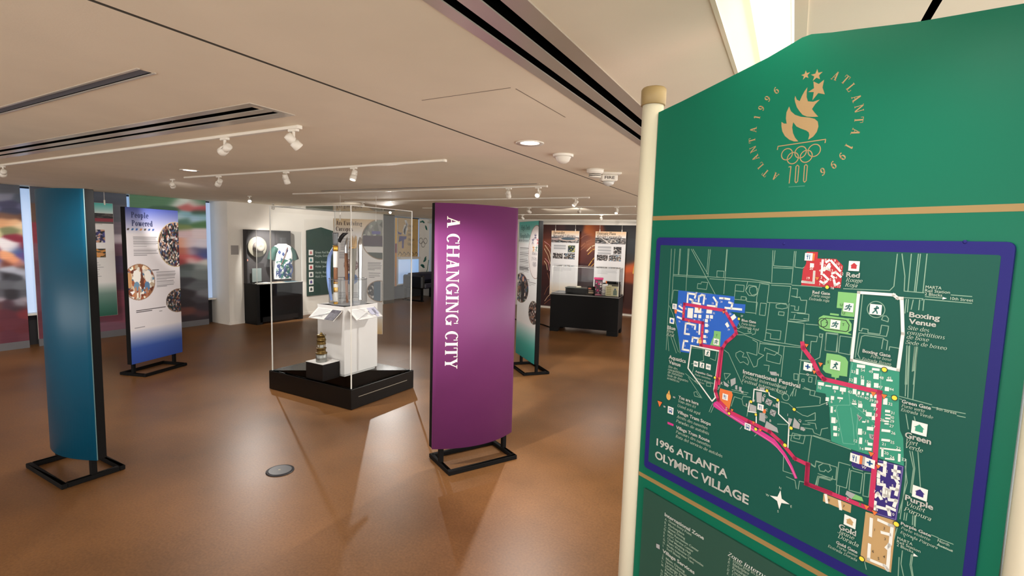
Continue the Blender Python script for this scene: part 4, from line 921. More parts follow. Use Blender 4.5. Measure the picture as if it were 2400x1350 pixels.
m = MB(); m.box(-.23, .23, -.15, .15, .10, .112); m.build('top', mat('tray_top', (74, 80, 74), .3), o)
m = MB(); m.lathe([(.05, 0), (.052, .004), (.05, .022), (.04, .026)], 20); o = m.build('puck', mat('soap_cream', (226, 220, 200), .5), loc=inr(.50, .30, .888)); tag(o, 'pale round puck lying on the flat black tray block', 'puck')
o = rthing('packet', 'tall pink and brown printed packet with a pink top in the souvenir case', 'packet', .90, .30); m = MB(); m.box(-.075, .075, -.04, .04, 0, .29, bev=.01); m.build('pouch', mat('packet_brown', (96, 70, 80), .5, var=.2, vscale=30), o); m = MB(); m.box(-.09, .09, -.03, .03, .29, .335, bev=.006); m.build('flap', mat('packet_pink', (226, 70, 130), .45), o)
m = MB(); rr = random.Random(5)
for k in range(16): x, z = rr.uniform(-.06, .06), rr.uniform(.03, .27); s_ = rr.uniform(.008, .022); m.add([(x + s_ * math.cos(t), -.0415, z + s_ * math.sin(t)) for t in np.linspace(0, 5.6, 9)], [tuple(range(9))], k % 2)
m.build('dots', [MATS['packet_pink'], WH], o)
o = rthing('card', 'pink leaf-shaped card lying at the foot of the pink packet', 'card', .93, .11); m = MB(); m.add([(-.06, -.03, 0), (.07, -.02, 0), (.09, .02, 0), (.0, .05, .02), (-.06, .03, .02)], [(0, 1, 2, 3, 4)]); m.v = m.v + [(v[0], v[1], v[2] + .004) for v in m.v]; m.add(m.v[5:], [(0, 1, 2, 3, 4)]); m.build('sheet', mat('card_pink', (224, 150, 176), .5), o)
o = rthing('black_box', 'small black printed box at the front of the souvenir case', 'box', .80, .10); m = MB(); m.box(-.075, .075, -.03, .03, 0, .165, bev=.004); m.build('carton', BLACK, o); m = MB(); m.quad((-.05, -.0308, .03), (.05, -.0308, .03), (.05, -.0308, .06), (-.05, -.0308, .06), 0); m.quad((-.05, -.0308, .075), (.045, -.0308, .075), (.045, -.0308, .09), (-.05, -.0308, .09), 0); m.quad((-.055, -.0308, .11), (.0, -.0308, .11), (.0, -.0308, .14), (-.055, -.0308, .14), 1); m.build('carton_print', [mat('carton_text', (176, 150, 120), .6), mat('carton_orange', (206, 110, 80), .6)], o)
o = rthing('bottle', 'white squeeze bottle with a dark cap beside the pink packet', 'bottle', 1.03, .22); m = MB(); m.lathe([(.044, 0), (.048, .006), (.047, .11), (.040, .14), (.046, .17), (.046, .2), (.03, .222)], 20); m.build('body', WHT, o); m = MB(); m.lathe([(.03, .222), (.032, .226), (.03, .24), (.02, .244)], 16); m.build('cap', BLACK, o); m = MB(); m.tube([(.0485 * math.sin(a) * .98 + 0, -.0485, .07 + .035 * math.cos(a)) for a in np.linspace(0, 2 * math.pi, 17)], .004, 5, caps=False); m.build('ring_print', mat('bottle_grey', (130, 130, 140), .5), o)
CR = mat('box_cream', (222, 216, 178), .55); GRN = mat('bottle_green_print', (116, 134, 120), .5)
o = rthing('cream_box', 'upright cream box printed with a green bottle, front right in the souvenir case', 'box', 1.20, .12, 0); m = MB(); m.box(-.12, .12, -.03, .03, 0, .19, bev=.003); m.build('carton', CR, o)
m = MB(); m.add([(.03, -.0306, .02), (.10, -.0306, .02), (.10, -.0306, .10), (.08, -.0306, .13), (.05, -.0306, .13), (.03, -.0306, .10)], [(0, 1, 2, 3, 4, 5)], 0); m.quad((.05, -.0306, .13), (.08, -.0306, .13), (.08, -.0306, .15), (.05, -.0306, .15), 1)
for k in range(5): m.quad((-.10, -.0306, .02 + .033 * k), (-.01, -.0306, .02 + .033 * k), (-.01, -.0306, .038 + .033 * k), (-.10, -.0306, .038 + .033 * k), 2)
m.build('carton_print', [GRN, mat('bottle_blue_print', (50, 80, 140), .5), mat('carton_ochre', (170, 160, 110), .5)], o)
o = rthing('box', 'dark cream-sided box standing behind the cream bottle-print box', 'box', 1.22, .30, 0); m = MB(); m.box(-.13, .12, -.03, .03, 0, .22, bev=.003); m.build('carton', mat('box_dark_olive', (78, 74, 66), .55), o); m = MB(); m.quad((-.12, -.0308, .01), (-.05, -.0308, .01), (-.05, -.0308, .2), (-.12, -.0308, .2)); m.build('carton_print', CR, o)
o = rthing('rolled_banner', 'black and orange rolled banner lying across the tops of the cream boxes', 'roll', 1.20, .30); m = MB(); m.tube([(-.13, 0, .247), (.13, 0, .247)], .026, 14); m.build('roll', BLACK, o); m = MB(); m.tube([(-.155, 0, .247), (-.13, 0, .247)], .03, 14); m.build('end_cap', mat('roll_orange', (226, 120, 60), .5), o)
m = MB(); m.tube([(-5.5, 9.9, .012), (-5.0, 9.75, .012), (-4.6, 9.62, .012), (-4.30, 9.40, .012), (-4.2, 9.3, .012)], .011, 8); o = m.build('power_cord', BLKM); tag(o, 'black power cord on the floor left of the souvenir case', 'cord')
# ---- sofa at the far left corner
so = thing('sofa', 'dark navy sofa below the white leaf banner at the far end', 'sofa', (-9.35, 11.55, 0))
NV = mat('navy_leather', (30, 32, 56), .3, spec=.5)
m = MB(); m.box(-.36, .36, -.50, .60, .36, .52, bev=.03); m.build('seat', NV, so)
m = MB(); m.box(-.36, -.20, -.50, .60, .50, .78, bev=.05); m.build('backrest', NV, so)
m = MB(); m.box(-.36, .36, -.66, -.50, .36, .74, bev=.04); m.build('armrest', mat('black_leather', (26, 26, 30), .35), so)
for x in (-.30, .30):
    for y in (-.58, .54): m = MB(); m.box(x - .025, x + .025, y - .025, y + .025, .0, .36); m.build('leg', BLKM, so)
m = MB(); m.box(-.36, .36, -.64, -.56, .001, .03); m.build('foot_rail', BLKM, so)
# ---- floor outlet
oc = atz(656.5, 1103.5, 0)
fo = thing('floor_outlet', 'round dark floor outlet cover in the middle of the brown floor', 'floor outlet', (oc.x, oc.y, 0), R_(40))
m = MB(); m.lathe([(.100, .0005), (.100, .004), (.092, .007), (.0001, .0075)], 40); m.build('cover', mat('outlet_black', (34, 34, 40), .35), fo)
m = MB(); m.lathe([(.086, .0072), (.086, .0082), (.080, .0084)], 40); m.build('ring', mat('outlet_ring', (48, 48, 54), .4), fo)
m = MB(); m.box(-.012, .004, -.006, .006, .0074, .010, bev=.001); m.build('latch', mat('latch_cream', (206, 196, 178), .4), fo)
# ================================================================== THE MAP SIGN
SD = 1.6                                            # depth of its left post from the eye
SAZ = -YAW - R_(31.497)                             # heading of the sign's length, far end
far = Vector((math.sin(SAZ), math.cos(SAZ), 0)); RI = -far                   # RI: towards its right (near) end
pl0 = ray(1526.5, 575); S0 = EYEP + pl0 * (SD / pl0.dot(FW)); S0.z = 0
SRZ = math.atan2(RI.y, RI.x); NB = Vector((-RI.y, RI.x, 0))                   # NB: towards the back of the sign
def sg(x, y):
    p = onpl(x, y, S0, NB); return ((p - S0).dot(RI), p.z)
def sgx(x, z):
    "sign-plane x of photo column x at height z"
    y = 675.
    for _ in range(6):
        a = sg(x, y); b = sg(x, y + 5); y += (z - a[1]) / (b[1] - a[1]) * 5
    return sg(x, y)[0]
sign = thing('map_sign', 'big green village map sign between two cream posts, filling the right foreground', 'sign', (S0.x, S0.y, 0), SRZ)
SGREEN = mat('sign_green', (6, 104, 80), .36, spec=.22, bump=.03, bscale=9)
CREAMP = mat('post_cream', (218, 212, 190), .45); TAN = mat('cap_tan', (150, 128, 84), .5); GOLDS = mat('stripe_gold', (150, 124, 76), .4)
top = [sg(*p) for p in ((1549, 262), (1600, 236.5), (1700, 186), (1800, 135), (1858, 101), (1880, 88), (1902, 80), (1950, 76), (2010, 68), (2151, 51), (2250, 34), (2330, 20), (2400, 8))]
RW = sgx(2379.3, sg(2379.3, 1050)[1])               # right edge of the sheet
tl = [p for p in top if p[0] < RW - .02]
tl.append((RW, tl[-1][1] - (RW - tl[-1][0]) * .35))
out = [(0, .06)] + [(0, tl[0][1])] + tl[1:] + [(RW, .06)]
m = MB(); m.prism(out, 0, .022); m.build('panel', SGREEN, sign)
PR = .033
for nm, x, zt in (('l', -PR - .002, 1.8 + (585 - 262) / FPX * SD), ('r', RW + PR + .002, 1.8 + (585 - 262) / FPX * SD)):
    m = MB(); Mx = Matrix.Translation((x, .011, 0)); m.lathe([(PR, .012), (PR, zt + .01)], 32, Mx); p = m.build('post', CREAMP, sign)
    m = MB(); m.lathe([(PR + .003, zt - .002), (PR + .006, zt), (PR + .006, zt + .046), (PR + .002, zt + .052), (.0001, zt + .054)], 32, Mx); m.build('cap', TAN, p)
    m = MB(); m.lathe([(.12, .001), (.12, .008), (PR + .01, .012), (PR + .004, .03)], 32, Mx); m.build('foot_plate', BLKM, p)
# stripes
def stripe(a, b, wpx, name):
    z0 = sg(*a)[1]; ik = Ink(); ik.poly([(0, z0), (RW, z0), (RW, z0 - wpx), (0, z0 - wpx)], GOLDS, 0); ik.build(name, sign)
stripe((1531, 506.7), None, .0135, 'gold_stripe'); stripe((1496, 1103), None, .0135, 'gold_stripe')

# ---- regions of the close-ups used for measuring the artwork
def reg(x0, y0, k): return lambda x, y: sg(x0 + x / k, y0 + y / k)
r1, r2, r3, r4, r5, r6, r7 = reg(1540, 560, 3.9705), reg(1880, 560, 3.9712), reg(1500, 800, 3.375), reg(1850, 800, 3.3745), reg(1450, 1080, 4.3636), reg(1900, 1050, 4.5), reg(1700, 140, 4.22)
KX = {r1: (1540, 3.9705), r2: (1880, 3.9712), r3: (1500, 3.375), r4: (1850, 3.3745), r5: (1450, 4.3636), r6: (1900, 4.5), r7: (1700, 4.22)}
# ---- map board: purple-blue border plate with a green field
bl, bt = sg(1543, 556.5); br_, bb = sgx(2384.4, bt), sg(1510, 1091)[1]
VIO = mat('border_violet', (36, 34, 114), .42, spec=.18); FIELD = mat('field_green', (24, 84, 74), .40, spec=.18)
il, it = sg(1552, 574.5); ir = sgx(2350, it); ib = sg(1519, 1078)[1]
def rrect(x0, x1, z0, z1, r, n=5):
    P = []
    for cx0, cz0, a0 in ((x1 - r, z1 - r, 0), (x0 + r, z1 - r, 90), (x0 + r, z0 + r, 180), (x1 - r, z0 + r, 270)):
        for k in range(n + 1): a = R_(a0 + 90 * k / n); P.append((cx0 + r * math.cos(a), cz0 + r * math.sin(a)))
    return P
BT = .007
m = MB(); m.prism(rrect(bl, br_, bb, bt, .012), -BT, 0); mb_ = m.build('map_board', VIO, sign)
ik = Ink(); ik.poly(rrect(il, ir, ib, it, .004), FIELD, 0); o = ik.build('map_field', mb_); o.location = (0, -BT, 0)
m = MB()
for p in ((1841, 571), (2265, 567)): 
    a = sg(*p); m.lathe([(.0035, 0), (.0035, .0006), (.002, .001)], 14, Matrix.Translation((a[0], -BT, a[1])) @ Matrix.Rotation(R_(90), 4, 'X'))
m.build('screw', VIO, mb_)

art = Ink()
STR = mat('map_street', (134, 170, 150), .5); MW = mat('map_white', (236, 238, 234), .5); ROUTE = mat('map_route', (196, 42, 92), .5); TRAM = mat('map_tram', (206, 52, 140), .5)
BLU = mat('map_blue', (28, 94, 196), .5); RED = mat('map_red', (182, 42, 54), .5); GRN_ = mat('map_park', (124, 190, 116), .5); TEA = mat('map_teal', (44, 146, 120), .5)
PRP = mat('map_purple', (44, 30, 118), .5); TANM = mat('map_tan', (192, 158, 108), .5); ORG = mat('map_orange', (226, 118, 58), .5); GRY = mat('map_grey', (164, 168, 170), .5)
YEL = mat('map_yellow', (246, 222, 66), .5); INK = mat('map_ink', (22, 40, 44), .5); ICB = mat('map_icon_blue', (24, 88, 150), .5); ICT = mat('map_icon_teal', (36, 110, 110), .5)
sw = .0016
def st(r, *paths):
    for p in paths: art.line([r(*q) for q in p], sw, STR, 1)
st(r1, [(150,92),(138,330),(100,1030)],[(182,92),(150,600)],[(228,92),(212,330)],[(236,92),(220,330)],[(305,92),(285,480)],[(315,92),(297,335)],[(335,95),(560,520)],[(350,95),(490,330)],[(497,97),(478,325)],[(512,97),(490,345)],[(665,97),(650,300)],[(672,97),(637,510)],
   [(1095,108),(1083,405)],[(1115,108),(1100,250),(1275,262)],[(1295,115),(1270,410)],[(1310,115),(1298,262),(1370,272),(1405,250)],[(165,330),(470,350),(880,375),(1070,405)],[(168,342),(290,352),(480,362)],[(505,370),(860,395),(1070,412),(1270,420)],[(1100,268),(1275,275)],[(1270,430),(1440,440),(1550,450)],
   [(575,297),(640,300),(635,362),(572,352),(575,297)],[(395,415),(425,418),(430,400),(488,405),(475,470),(390,460),(395,415)],[(170,475),(530,512)],[(170,475),(150,600)],[(748,425),(828,432),(822,490),(742,482),(748,425)],[(742,482),(735,560),(840,570),(845,540),(800,535),(798,560)],[(870,430),(940,440),(950,510),(920,530),(870,525),(840,480),(870,430)],[(860,395),(840,480)],[(880,450),(920,440),(950,460),(945,510),(900,525),(875,490),(880,450)],
   [(975,412),(945,540),(935,700)],[(985,415),(1060,425),(1040,590),(1220,600)],[(1080,430),(1260,440),(1240,590)],[(1065,590),(1020,940)],[(980,595),(1035,600),(1022,712),(968,705),(980,595)],[(850,580),(950,590),(935,690),(840,680)],[(850,550),(850,580)],[(1125,610),(1170,600),(1225,610),(1230,640),(1180,650),(1125,640),(1125,610)],[(1150,675),(1200,680),(1195,712),(1145,705),(1150,675)],
   [(1245,600),(1230,760),(1310,770),(1430,760)],[(1275,460),(1325,465),(1318,540),(1265,530)],[(1265,530),(1318,545),(1345,540),(1355,570),(1410,570),(1395,690),(1265,680)],[(1260,620),(1300,625),(1295,660),(1330,665),(1335,625)],[(1320,690),(1430,700),(1425,760),(1250,745)],[(1300,700),(1290,740)],[(1380,740),(1425,745)],[(1230,765),(1385,785),(1365,1040)],[(1365,1040),(1330,1350)],[(1400,790),(1512,800)],[(1400,890),(1510,905),(1500,955),(1450,950),(1440,1060)],[(1385,785),(1380,970)],[(1230,770),(1205,970),(1380,1000)],
   [(760,850),(830,880),(900,875)],[(1040,840),(1170,855),(1160,935),(1070,925),(1075,880),(1030,870)],[(1010,940),(1200,970)],[(760,890),(830,890),(1000,960),(1200,995),(1380,1010)],[(640,1030),(680,1060),(810,1350)],[(750,1060),(790,1040),(825,1060),(810,1095),(850,1100),(870,1140),(860,1170),(820,1140),(790,1150),(750,1090),(750,1060)],
   [(905,935),(950,960),(945,1080),(850,1050),(915,1190),(945,1180),(955,1120),(1010,1080),(960,1060),(975,960)],[(975,970),(1155,990),(1145,1060),(1020,1010),(1015,1040)],[(1040,1060),(1110,1080),(1130,1060),(1175,1085),(1160,1160),(1110,1150),(1035,1130),(1040,1060)],[(1010,1170),(1060,1175),(1050,1230)],[(1200,1000),(1170,1280)],[(1590,870),(1700,880),(1690,1050),(1580,1035),(1590,870)],[(1560,880),(1530,1100),(1450,1140)],
   [(130,620),(165,700),(215,870),(230,1060)],[(145,910),(195,1060)],[(165,900),(215,1050)],[(115,900),(125,1040)],[(280,1250),(400,1350)],[(730,770),(765,755),(795,820),(770,835),(735,790)],[(865,840),(890,842),(885,865),(862,862),(865,840)],[(935,850),(930,880),(900,890)],[(330,1010),(580,1040)],[(335,1160),(450,1130),(445,1020)],[(510,1110),(560,1130),(575,1040)],[(345,1240),(360,1170)],[(1340,1120),(1440,1130),(1450,1160)],[(1290,1250),(1330,1255),(1325,1310),(1290,1305),(1290,1250)],[(1345,1250),(1500,1270),(1490,1350)],[(1365,1300),(1385,1300),(1385,1325),(1362,1322),(1365,1300)],[(1430,1280),(1460,1285),(1455,1330),(1425,1325),(1430,1280)])
st(r2, [(902,140),(870,440),(830,480),(400,462)],[(945,138),(972,345),(965,485),(1150,500)],[(1032,140),(1000,485)],[(1098,140),(1060,490)],[(1117,140),(1075,490)],[(1178,140),(1140,495)],[(965,545),(1140,555),(1130,570)],[(985,560),(972,690)],[(1005,560),(995,680)],[(1050,565),(1030,655)],[(1110,565),(1100,660)],[(1150,560),(1140,665)],[(990,990),(975,1350)],[(1010,995),(990,1350)],[(1065,1000),(1045,1225)],[(1080,1000),(1055,1225)],[(1090,1005),(1050,1350)],[(1400,520),(1595,535)],[(1160,535),(1330,550)],[(1160,560),(1595,598)],
   [(580,510),(545,850),(570,855),(575,830),(630,840),(628,870),(740,885),(755,800),(820,810),(815,850),(800,905),(545,870),(510,1100)],[(770,715),(800,715),(820,740),(815,770),(755,750),(770,715)],[(555,1110),(535,1070),(570,905),(600,895),(770,920),(785,935),(812,945),(800,1030)],[(770,930),(755,1020)],[(825,1035),(830,1000),(915,1015)],[(510,1110),(850,1185)],[(925,560),(950,880)],[(245,875),(350,890),(332,1050),(228,1035),(245,875)],[(370,900),(482,915),(462,1075),(355,1055),(370,900)],[(160,20),(155,110)] if False else [(390,650),(380,705)],[(180,880),(205,885),(200,915),(178,910),(180,880)])
a = r2(703, 655); b_ = r2(791, 655); art.ring(a, abs(b_[0] - a[0]) * .95, abs(r2(703, 580)[1] - a[1]), sw, STR, 1)
a = r2(210, 777); art.ring(a, .010, .010, sw, INK, 3); art.line([r2(238, 775), r2(250, 775)], sw, INK, 3)
st(r3, [(590,485),(560,555)],[(605,490),(575,560)],[(395,280),(500,440)],[(440,400),(460,395),(470,420),(505,445),(445,430),(440,400)],[(680,250),(730,255),(690,300),(680,250)],[(640,370),(650,330)],[(700,385),(860,420)],[(740,380),(870,405)],[(760,435),(820,455),(830,430),(890,440)],[(760,435),(735,510)],[(820,455),(830,500),(870,520)],[(870,510),(860,590)],[(1130,475),(1190,490),(1235,530)],[(1250,520),(1430,505),(1519,470)],[(1245,545),(1300,580),(1340,590),(1400,560),(1400,620),(1320,625)],[(1100,650),(1180,655)],[(1220,720),(1320,745),(1305,805),(1205,780),(1220,720)],[(1235,735),(1280,745),(1275,770),(1230,760),(1235,735)],[(1370,740),(1340,960)],[(1385,740),(1519,780)],[(1150,900),(1145,1020),(1240,1050)],[(1170,1065),(1240,1095),(1250,1160)],[(1265,1165),(1275,1100),(1320,1110)],[(1365,960),(1400,990),(1405,945),(1519,970)],[(1400,1135),(1420,1060),(1500,1070)],[(540,350),(575,355),(570,330),(540,325),(540,350)],[(805,690),(820,670)],[(920,745),(935,730)],[(1300,370),(1400,390),(1390,430)],[(1110,330),(1100,400),(1150,420)],[(1230,370),(1220,430)],[(1250,375),(1240,430)],[(1310,680),(1380,690),(1390,720),(1440,740),(1450,690),(1500,680)],[(1300,650),(1360,655)],[(1340,640),(1400,645),(1410,690)])
a = r3(1165, 437); art.ring(a, .0085, .0085, sw, STR, 1)
st(r4, [(10,740),(190,740),(500,850)],[(190,745),(160,960)],[(185,970),(215,990),(225,940),(390,990),(380,1090),(240,1040)],[(245,980),(280,960),(330,970),(345,1010),(320,1030),(300,1010),(290,1025),(255,1020),(245,980)],[(225,1140),(240,1060),(350,1090),(355,1060)],[(235,1140),(248,1070),(340,1095)],[(405,950),(495,975)],[(405,950),(385,1130),(465,1155),(490,1000)],[(500,1015),(595,1040),(575,1195),(485,1170),(500,1015)],[(610,1035),(660,1040),(640,1225),(595,1215),(610,1035)],[(390,1135),(385,1200)],[(410,1140),(405,1210)],[(505,970),(520,1000),(595,1020)],
   [(880,430),(1140,497)],[(885,450),(905,456)],[(1140,515),(1405,567)],[(1340,583),(1405,597)],[(945,30),(930,430)],[(965,30),(950,440)],[(1005,40),(985,235)],[(1025,40),(990,455)],[(935,570),(955,690)],[(1000,590),(1010,630)],[(965,860),(995,1000),(970,1190)],[(985,865),(1005,1000),(980,1195)],[(1030,870),(1050,1145)],[(930,980),(945,1110),(880,1350)],[(130,360),(180,380),(175,420),(260,440),(255,490)],[(20,430),(60,360)],[(110,150),(205,160),(200,180)])
st(r6, [(1010,670),(1000,750)],[(1035,675),(1022,755)],[(1095,700),(1090,800)],[(1115,700),(1110,810)],[(1125,705),(1118,820)],[(950,1140),(940,1350)],[(985,1070),(970,1210),(1000,1350)],[(1080,1110),(1065,1220),(1090,1350)],[(1095,1110),(1080,1220),(1100,1350)],[(1290,905),(1362,935)],[(1360,940),(1520,1003)],[(1350,1010),(1500,1075)],[(585,1180),(605,1270)],[(930,830),(880,1010)],[(1000,905),(1008,930)],[(1095,940),(1092,965)],[(1025,110),(1015,350),(960,740)])
def pg(r, mt, ly, *polys):
    for p in polys: art.poly([r(*q) for q in p], mt, ly)
pg(r1, BLU, 2, [(215,477),(738,535),(735,600),(840,608),(833,690),(700,676),(790,745),(735,880),(620,1000),(340,985),(315,1060),(237,1048),(175,640),(205,640)])
pg(r2, RED, 2, [(60,120),(165,122),(160,182),(335,187),(398,250),(375,458),(8,430),(25,285),(55,230)])
pg(r2, GRN_, 2, [(352,490),(530,505),(500,725),(380,712),(390,645),(338,640)], [(215,708),(420,735),(500,742),(500,750),(450,748),(478,790),(475,850),(440,870),(475,885),(475,892),(230,855),(180,830),(163,775),(175,730)], [(278,688),(360,698),(357,715),(275,705)],
   [(245,1060),(360,1075),(420,1100),(445,1140),(435,1278),(362,1268),(358,1290),(335,1290),(332,1310),(322,1310),(322,1285),(290,1280),(290,1255),(235,1240),(208,1210),(215,1170),(232,1170)])
art.line([r2(*p) for p in ((235, 735), (425, 755), (455, 800), (445, 850), (425, 860), (235, 835), (195, 810), (192, 765), (235, 735))], sw, INK, 3)
pg(r1, GRN_, 3, [(548,852),(612,860),(603,1000),(510,985),(545,900)])
pg(r4, TEA, 2, [(500,155),(885,235),(880,560),(890,700),(915,760),(920,980),(510,850),(345,785),(330,510),(300,410),(225,395),(235,300),(480,345)])
for p in ([(480,345),(495,500),(400,500),(385,520),(440,800),(530,810),(520,660),(500,520)],[(500,480),(690,640)],[(740,240),(735,390)],[(515,170),(480,345)],[(395,500),(330,510)],[(560,560),(545,700),(570,850)],[(750,420),(880,450)]): art.line([r4(*q) for q in p], sw * .8, mat('map_teal_line', (104, 178, 156), .5), 3)
pg(r6, PRP, 2, [(735,115),(1003,185),(925,757),(672,680),(690,540)], [(455,25),(690,85),(690,200),(660,245),(560,225),(450,180)])
art.line([r6(*p) for p in ((735, 125), (990, 190), (915, 745), (690, 672))], sw, mat('map_lilac', (120, 110, 170), .5), 3)
pg(r6, TANM, 2, [(598,660),(690,690),(920,760),(865,1300),(570,1175),(545,1120)], [(155,472),(448,590),(440,675),(148,552)])
pg(r3, ORG, 2, [(648,368),(740,395),(748,420),(720,540),(650,470),(640,410)], [(985,530),(1012,535),(1008,568),(985,560)])
pg(r6, GRY, 2, [(400,440),(490,480),(450,530),(385,480)]); pg(r6, GRN_, 2, [(490,480),(560,510),(575,555),(450,525)])
pg(r3, TRAM, 3, [(640,462),(600,480),(592,500),(600,515),(830,660),(1040,790),(1100,840),(1150,900),(1200,990),(1240,1080),(1260,1078),(1220,980),(1165,880),(1080,770),(900,660),(700,550)])
for p in ([(610,490),(690,560),(900,690),(1070,800),(1160,910),(1220,1010),(1250,1075)],[(640,480),(710,570),(920,700)]): art.line([r3(*q) for q in p], sw * .8, mat('map_tram_line', (230, 140, 190), .5), 4)
rw = .0095
def route(r, pts, w=rw): art.line([r(*q) for q in pts], w, ROUTE, 5)
route(r1, [(430,985),(445,780),(262,745),(272,605),(650,665),(695,740),(745,830),(755,875),(720,910),(660,960),(625,1018),(592,1340)], .0088); route(r1, [(425,985),(620,1020)], .0088)
route(r3, [(655,70),(625,300),(612,390),(635,460),(720,550),(880,630),(1040,710),(1130,790),(1240,920),(1345,970),(1335,1120),(1519,1190)])
route(r4, [(162,965),(150,1120),(660,1320),(690,960),(730,400),(290,295),(250,250),(200,150),(125,50),(120,15)], .0100)
def wl(r, w, *paths):
    for p in paths: art.line([r(*q) for q in p], w, MW, 4)
wl(r3, .0040, [(420,30),(395,210),(585,470),(612,440),(600,380),(645,75),(415,30)]); wl(r2, .0062, [(545,497),(870,520),(905,548),(945,552),(955,880),(910,1215),(478,1125),(545,497)])
wl(r3, .0030, [(935,560),(870,550),(882,470),(910,470),(918,375),(1035,400),(1040,425),(1115,460),(1112,570),(1195,650),(1185,835)], [(935,560),(935,640)])
bw = .0058
wl(r1, bw, [(300,585),(305,505),(378,515),(370,545)],[(325,560),(350,570),(345,590),(420,605)],[(405,580),(408,535),(435,520),(460,525),(450,600)],[(490,620),(570,628),(575,590),(545,545)],[(605,550),(640,552),(690,560)],[(655,640),(800,655)],[(690,590),(720,600),(710,640)],[(225,625),(260,650)],[(205,662),(255,680)],[(210,725),(245,740)],[(320,785),(285,785),(275,880),(315,885)],[(325,790),(375,800),(370,835)],[(300,950),(268,945),(255,1025),(310,1035)],[(345,950),(350,915),(405,925),(395,960)],[(415,790),(410,880)])
pg(r1, MW, 4, [(305,640),(355,645),(348,738),(298,730)],[(370,635),(432,640),(428,690),(365,685)],[(480,655),(532,660),(528,695),(475,690)],[(700,725),(738,697),(755,730),(720,758)],[(650,790),(672,770),(692,810),(672,825)])
def blk(r, mt, ly, *L):
    for (x, y, w_, h_) in L: art.poly([r(x - w_ / 2, y - h_ / 2), r(x + w_ / 2, y - h_ / 2 + w_ * .12), r(x + w_ / 2 - 2, y + h_ / 2 + w_ * .12), r(x - w_ / 2 - 2, y + h_ / 2)], mt, ly)
blk(r1, MW, 4, (375,712,28,32),(417,718,28,32),(488,720,28,32),(525,722,28,32),(478,758,28,32),(478,800,28,32),(478,855,28,32),(462,905,26,28),(460,950,26,30))
wl(r2, .0030, [(18,397),(125,410),(132,300)],[(18,392),(120,404)]); wl(r2, bw * .85, [(20,398),(125,408),(131,305)],[(210,200),(205,255)],[(205,275),(200,325)],[(245,215),(268,200)],[(270,235),(225,290)],[(290,205),(370,295)],[(228,270),(265,285),(275,255)],[(220,335),(260,375)],[(190,395),(220,415),(245,395)],[(300,320),(330,310),(375,350)],[(295,345),(312,360)],[(315,385),(325,430),(360,410)])
blk(r2, MW, 4, (111, 243, 36, 36))
blk(r4, MW, 4, (583,190,65,25),(700,215,60,18),(553,235,20,45),(702,270,42,45),(538,304,24,48),(595,318,26,45),(643,342,34,30),(703,342,36,36),(808,302,50,14),(788,371,34,32),(267,330,46,26),(325,346,48,12),(382,360,46,28),(440,375,48,32),(532,392,30,40),(566,402,18,22),(598,409,18,22),(635,412,18,20),(665,428,20,30),(698,430,24,28),(775,468,34,52),(685,497,45,25),(530,488,38,12),(577,503,34,30),(645,569,46,34),(688,600,40,32),(605,630,26,12),(655,682,50,28),(575,707,32,48),(580,779,24,50),(655,805,38,22),(640,842,55,22),(418,442,44,14),(357,442,26,30),(316,452,26,30),(352,535,18,50),(365,617,34,46),(378,680,30,34),(380,730,30,26),(793,545,40,20),(795,575,42,11),(793,602,38,13),(785,625,38,13),(785,645,34,11),(780,697,70,20),(778,772,68,18),(815,838,165,12),(752,870,18,70),(810,920,75,12),(885,913,20,62))
pg(r4, GRY, 4, [(548,570),(592,598),(568,628)],[(645,725),(690,735),(680,775),(650,760)])
wl(r6, .0062, [(745,165),(805,175)],[(805,145),(795,275),(740,245),(735,290)],[(915,185),(905,300),(935,350)],[(890,230),(950,240)],[(885,300),(940,310)],[(735,325),(735,370),(795,380)],[(940,385),(920,480)],[(870,415),(930,430)],[(800,410),(850,440),(840,500),(800,490)],[(795,430),(790,500)],[(820,430),(825,490)],[(700,500),(730,470),(760,520)],[(850,535),(920,545),(900,600)],[(700,560),(690,630)],[(690,600),(840,640),(850,690)],[(830,610),(900,640)],[(660,740),(650,910)],[(740,750),(850,800),(880,810),(860,990)],[(775,880),(850,900)],[(820,1040),(850,1010),(845,1090)],[(845,1100),(830,1270)],[(640,1010),(630,1160),(800,1230),(830,1270)],[(180,490),(190,560)],[(325,555),(335,630)])
pg(r3, GRY, 3, [(730,300),(770,285),(772,330),(735,355)],[(675,310),(720,345),(710,360),(680,345)],[(768,345),(785,345),(785,380),(768,375)],[(798,355),(820,360),(815,395),(798,390)],[(935,395),(980,400),(975,485),(938,478)],[(960,360),(1000,365),(1000,390),(960,385)],[(1020,445),(1065,470),(1045,510),(1003,485)],[(1050,530),(1095,550),(1078,595),(1040,570)],[(885,490),(935,510),(935,555),(880,545)],[(960,560),(1005,565),(1005,640),(958,620)],[(1015,625),(1100,680),(1110,720),(1000,680)],[(1090,485),(1108,490),(1105,525),(1088,515)],[(1190,600),(1220,610),(1205,655),(1185,640)],[(1235,600),(1280,650),(1275,690),(1220,675)],[(1285,670),(1310,675),(1310,705),(1283,695)],[(1040,235),(1095,240),(1092,270),(1050,262)],[(982,430),(1000,445),(995,475),(980,470)])
for p in ([(1020,445),(1045,510)],[(1065,470),(1003,485)],[(1050,530),(1078,595)],[(1095,550),(1040,570)]): art.line([r3(*q) for q in p], sw * .7, INK, 4)
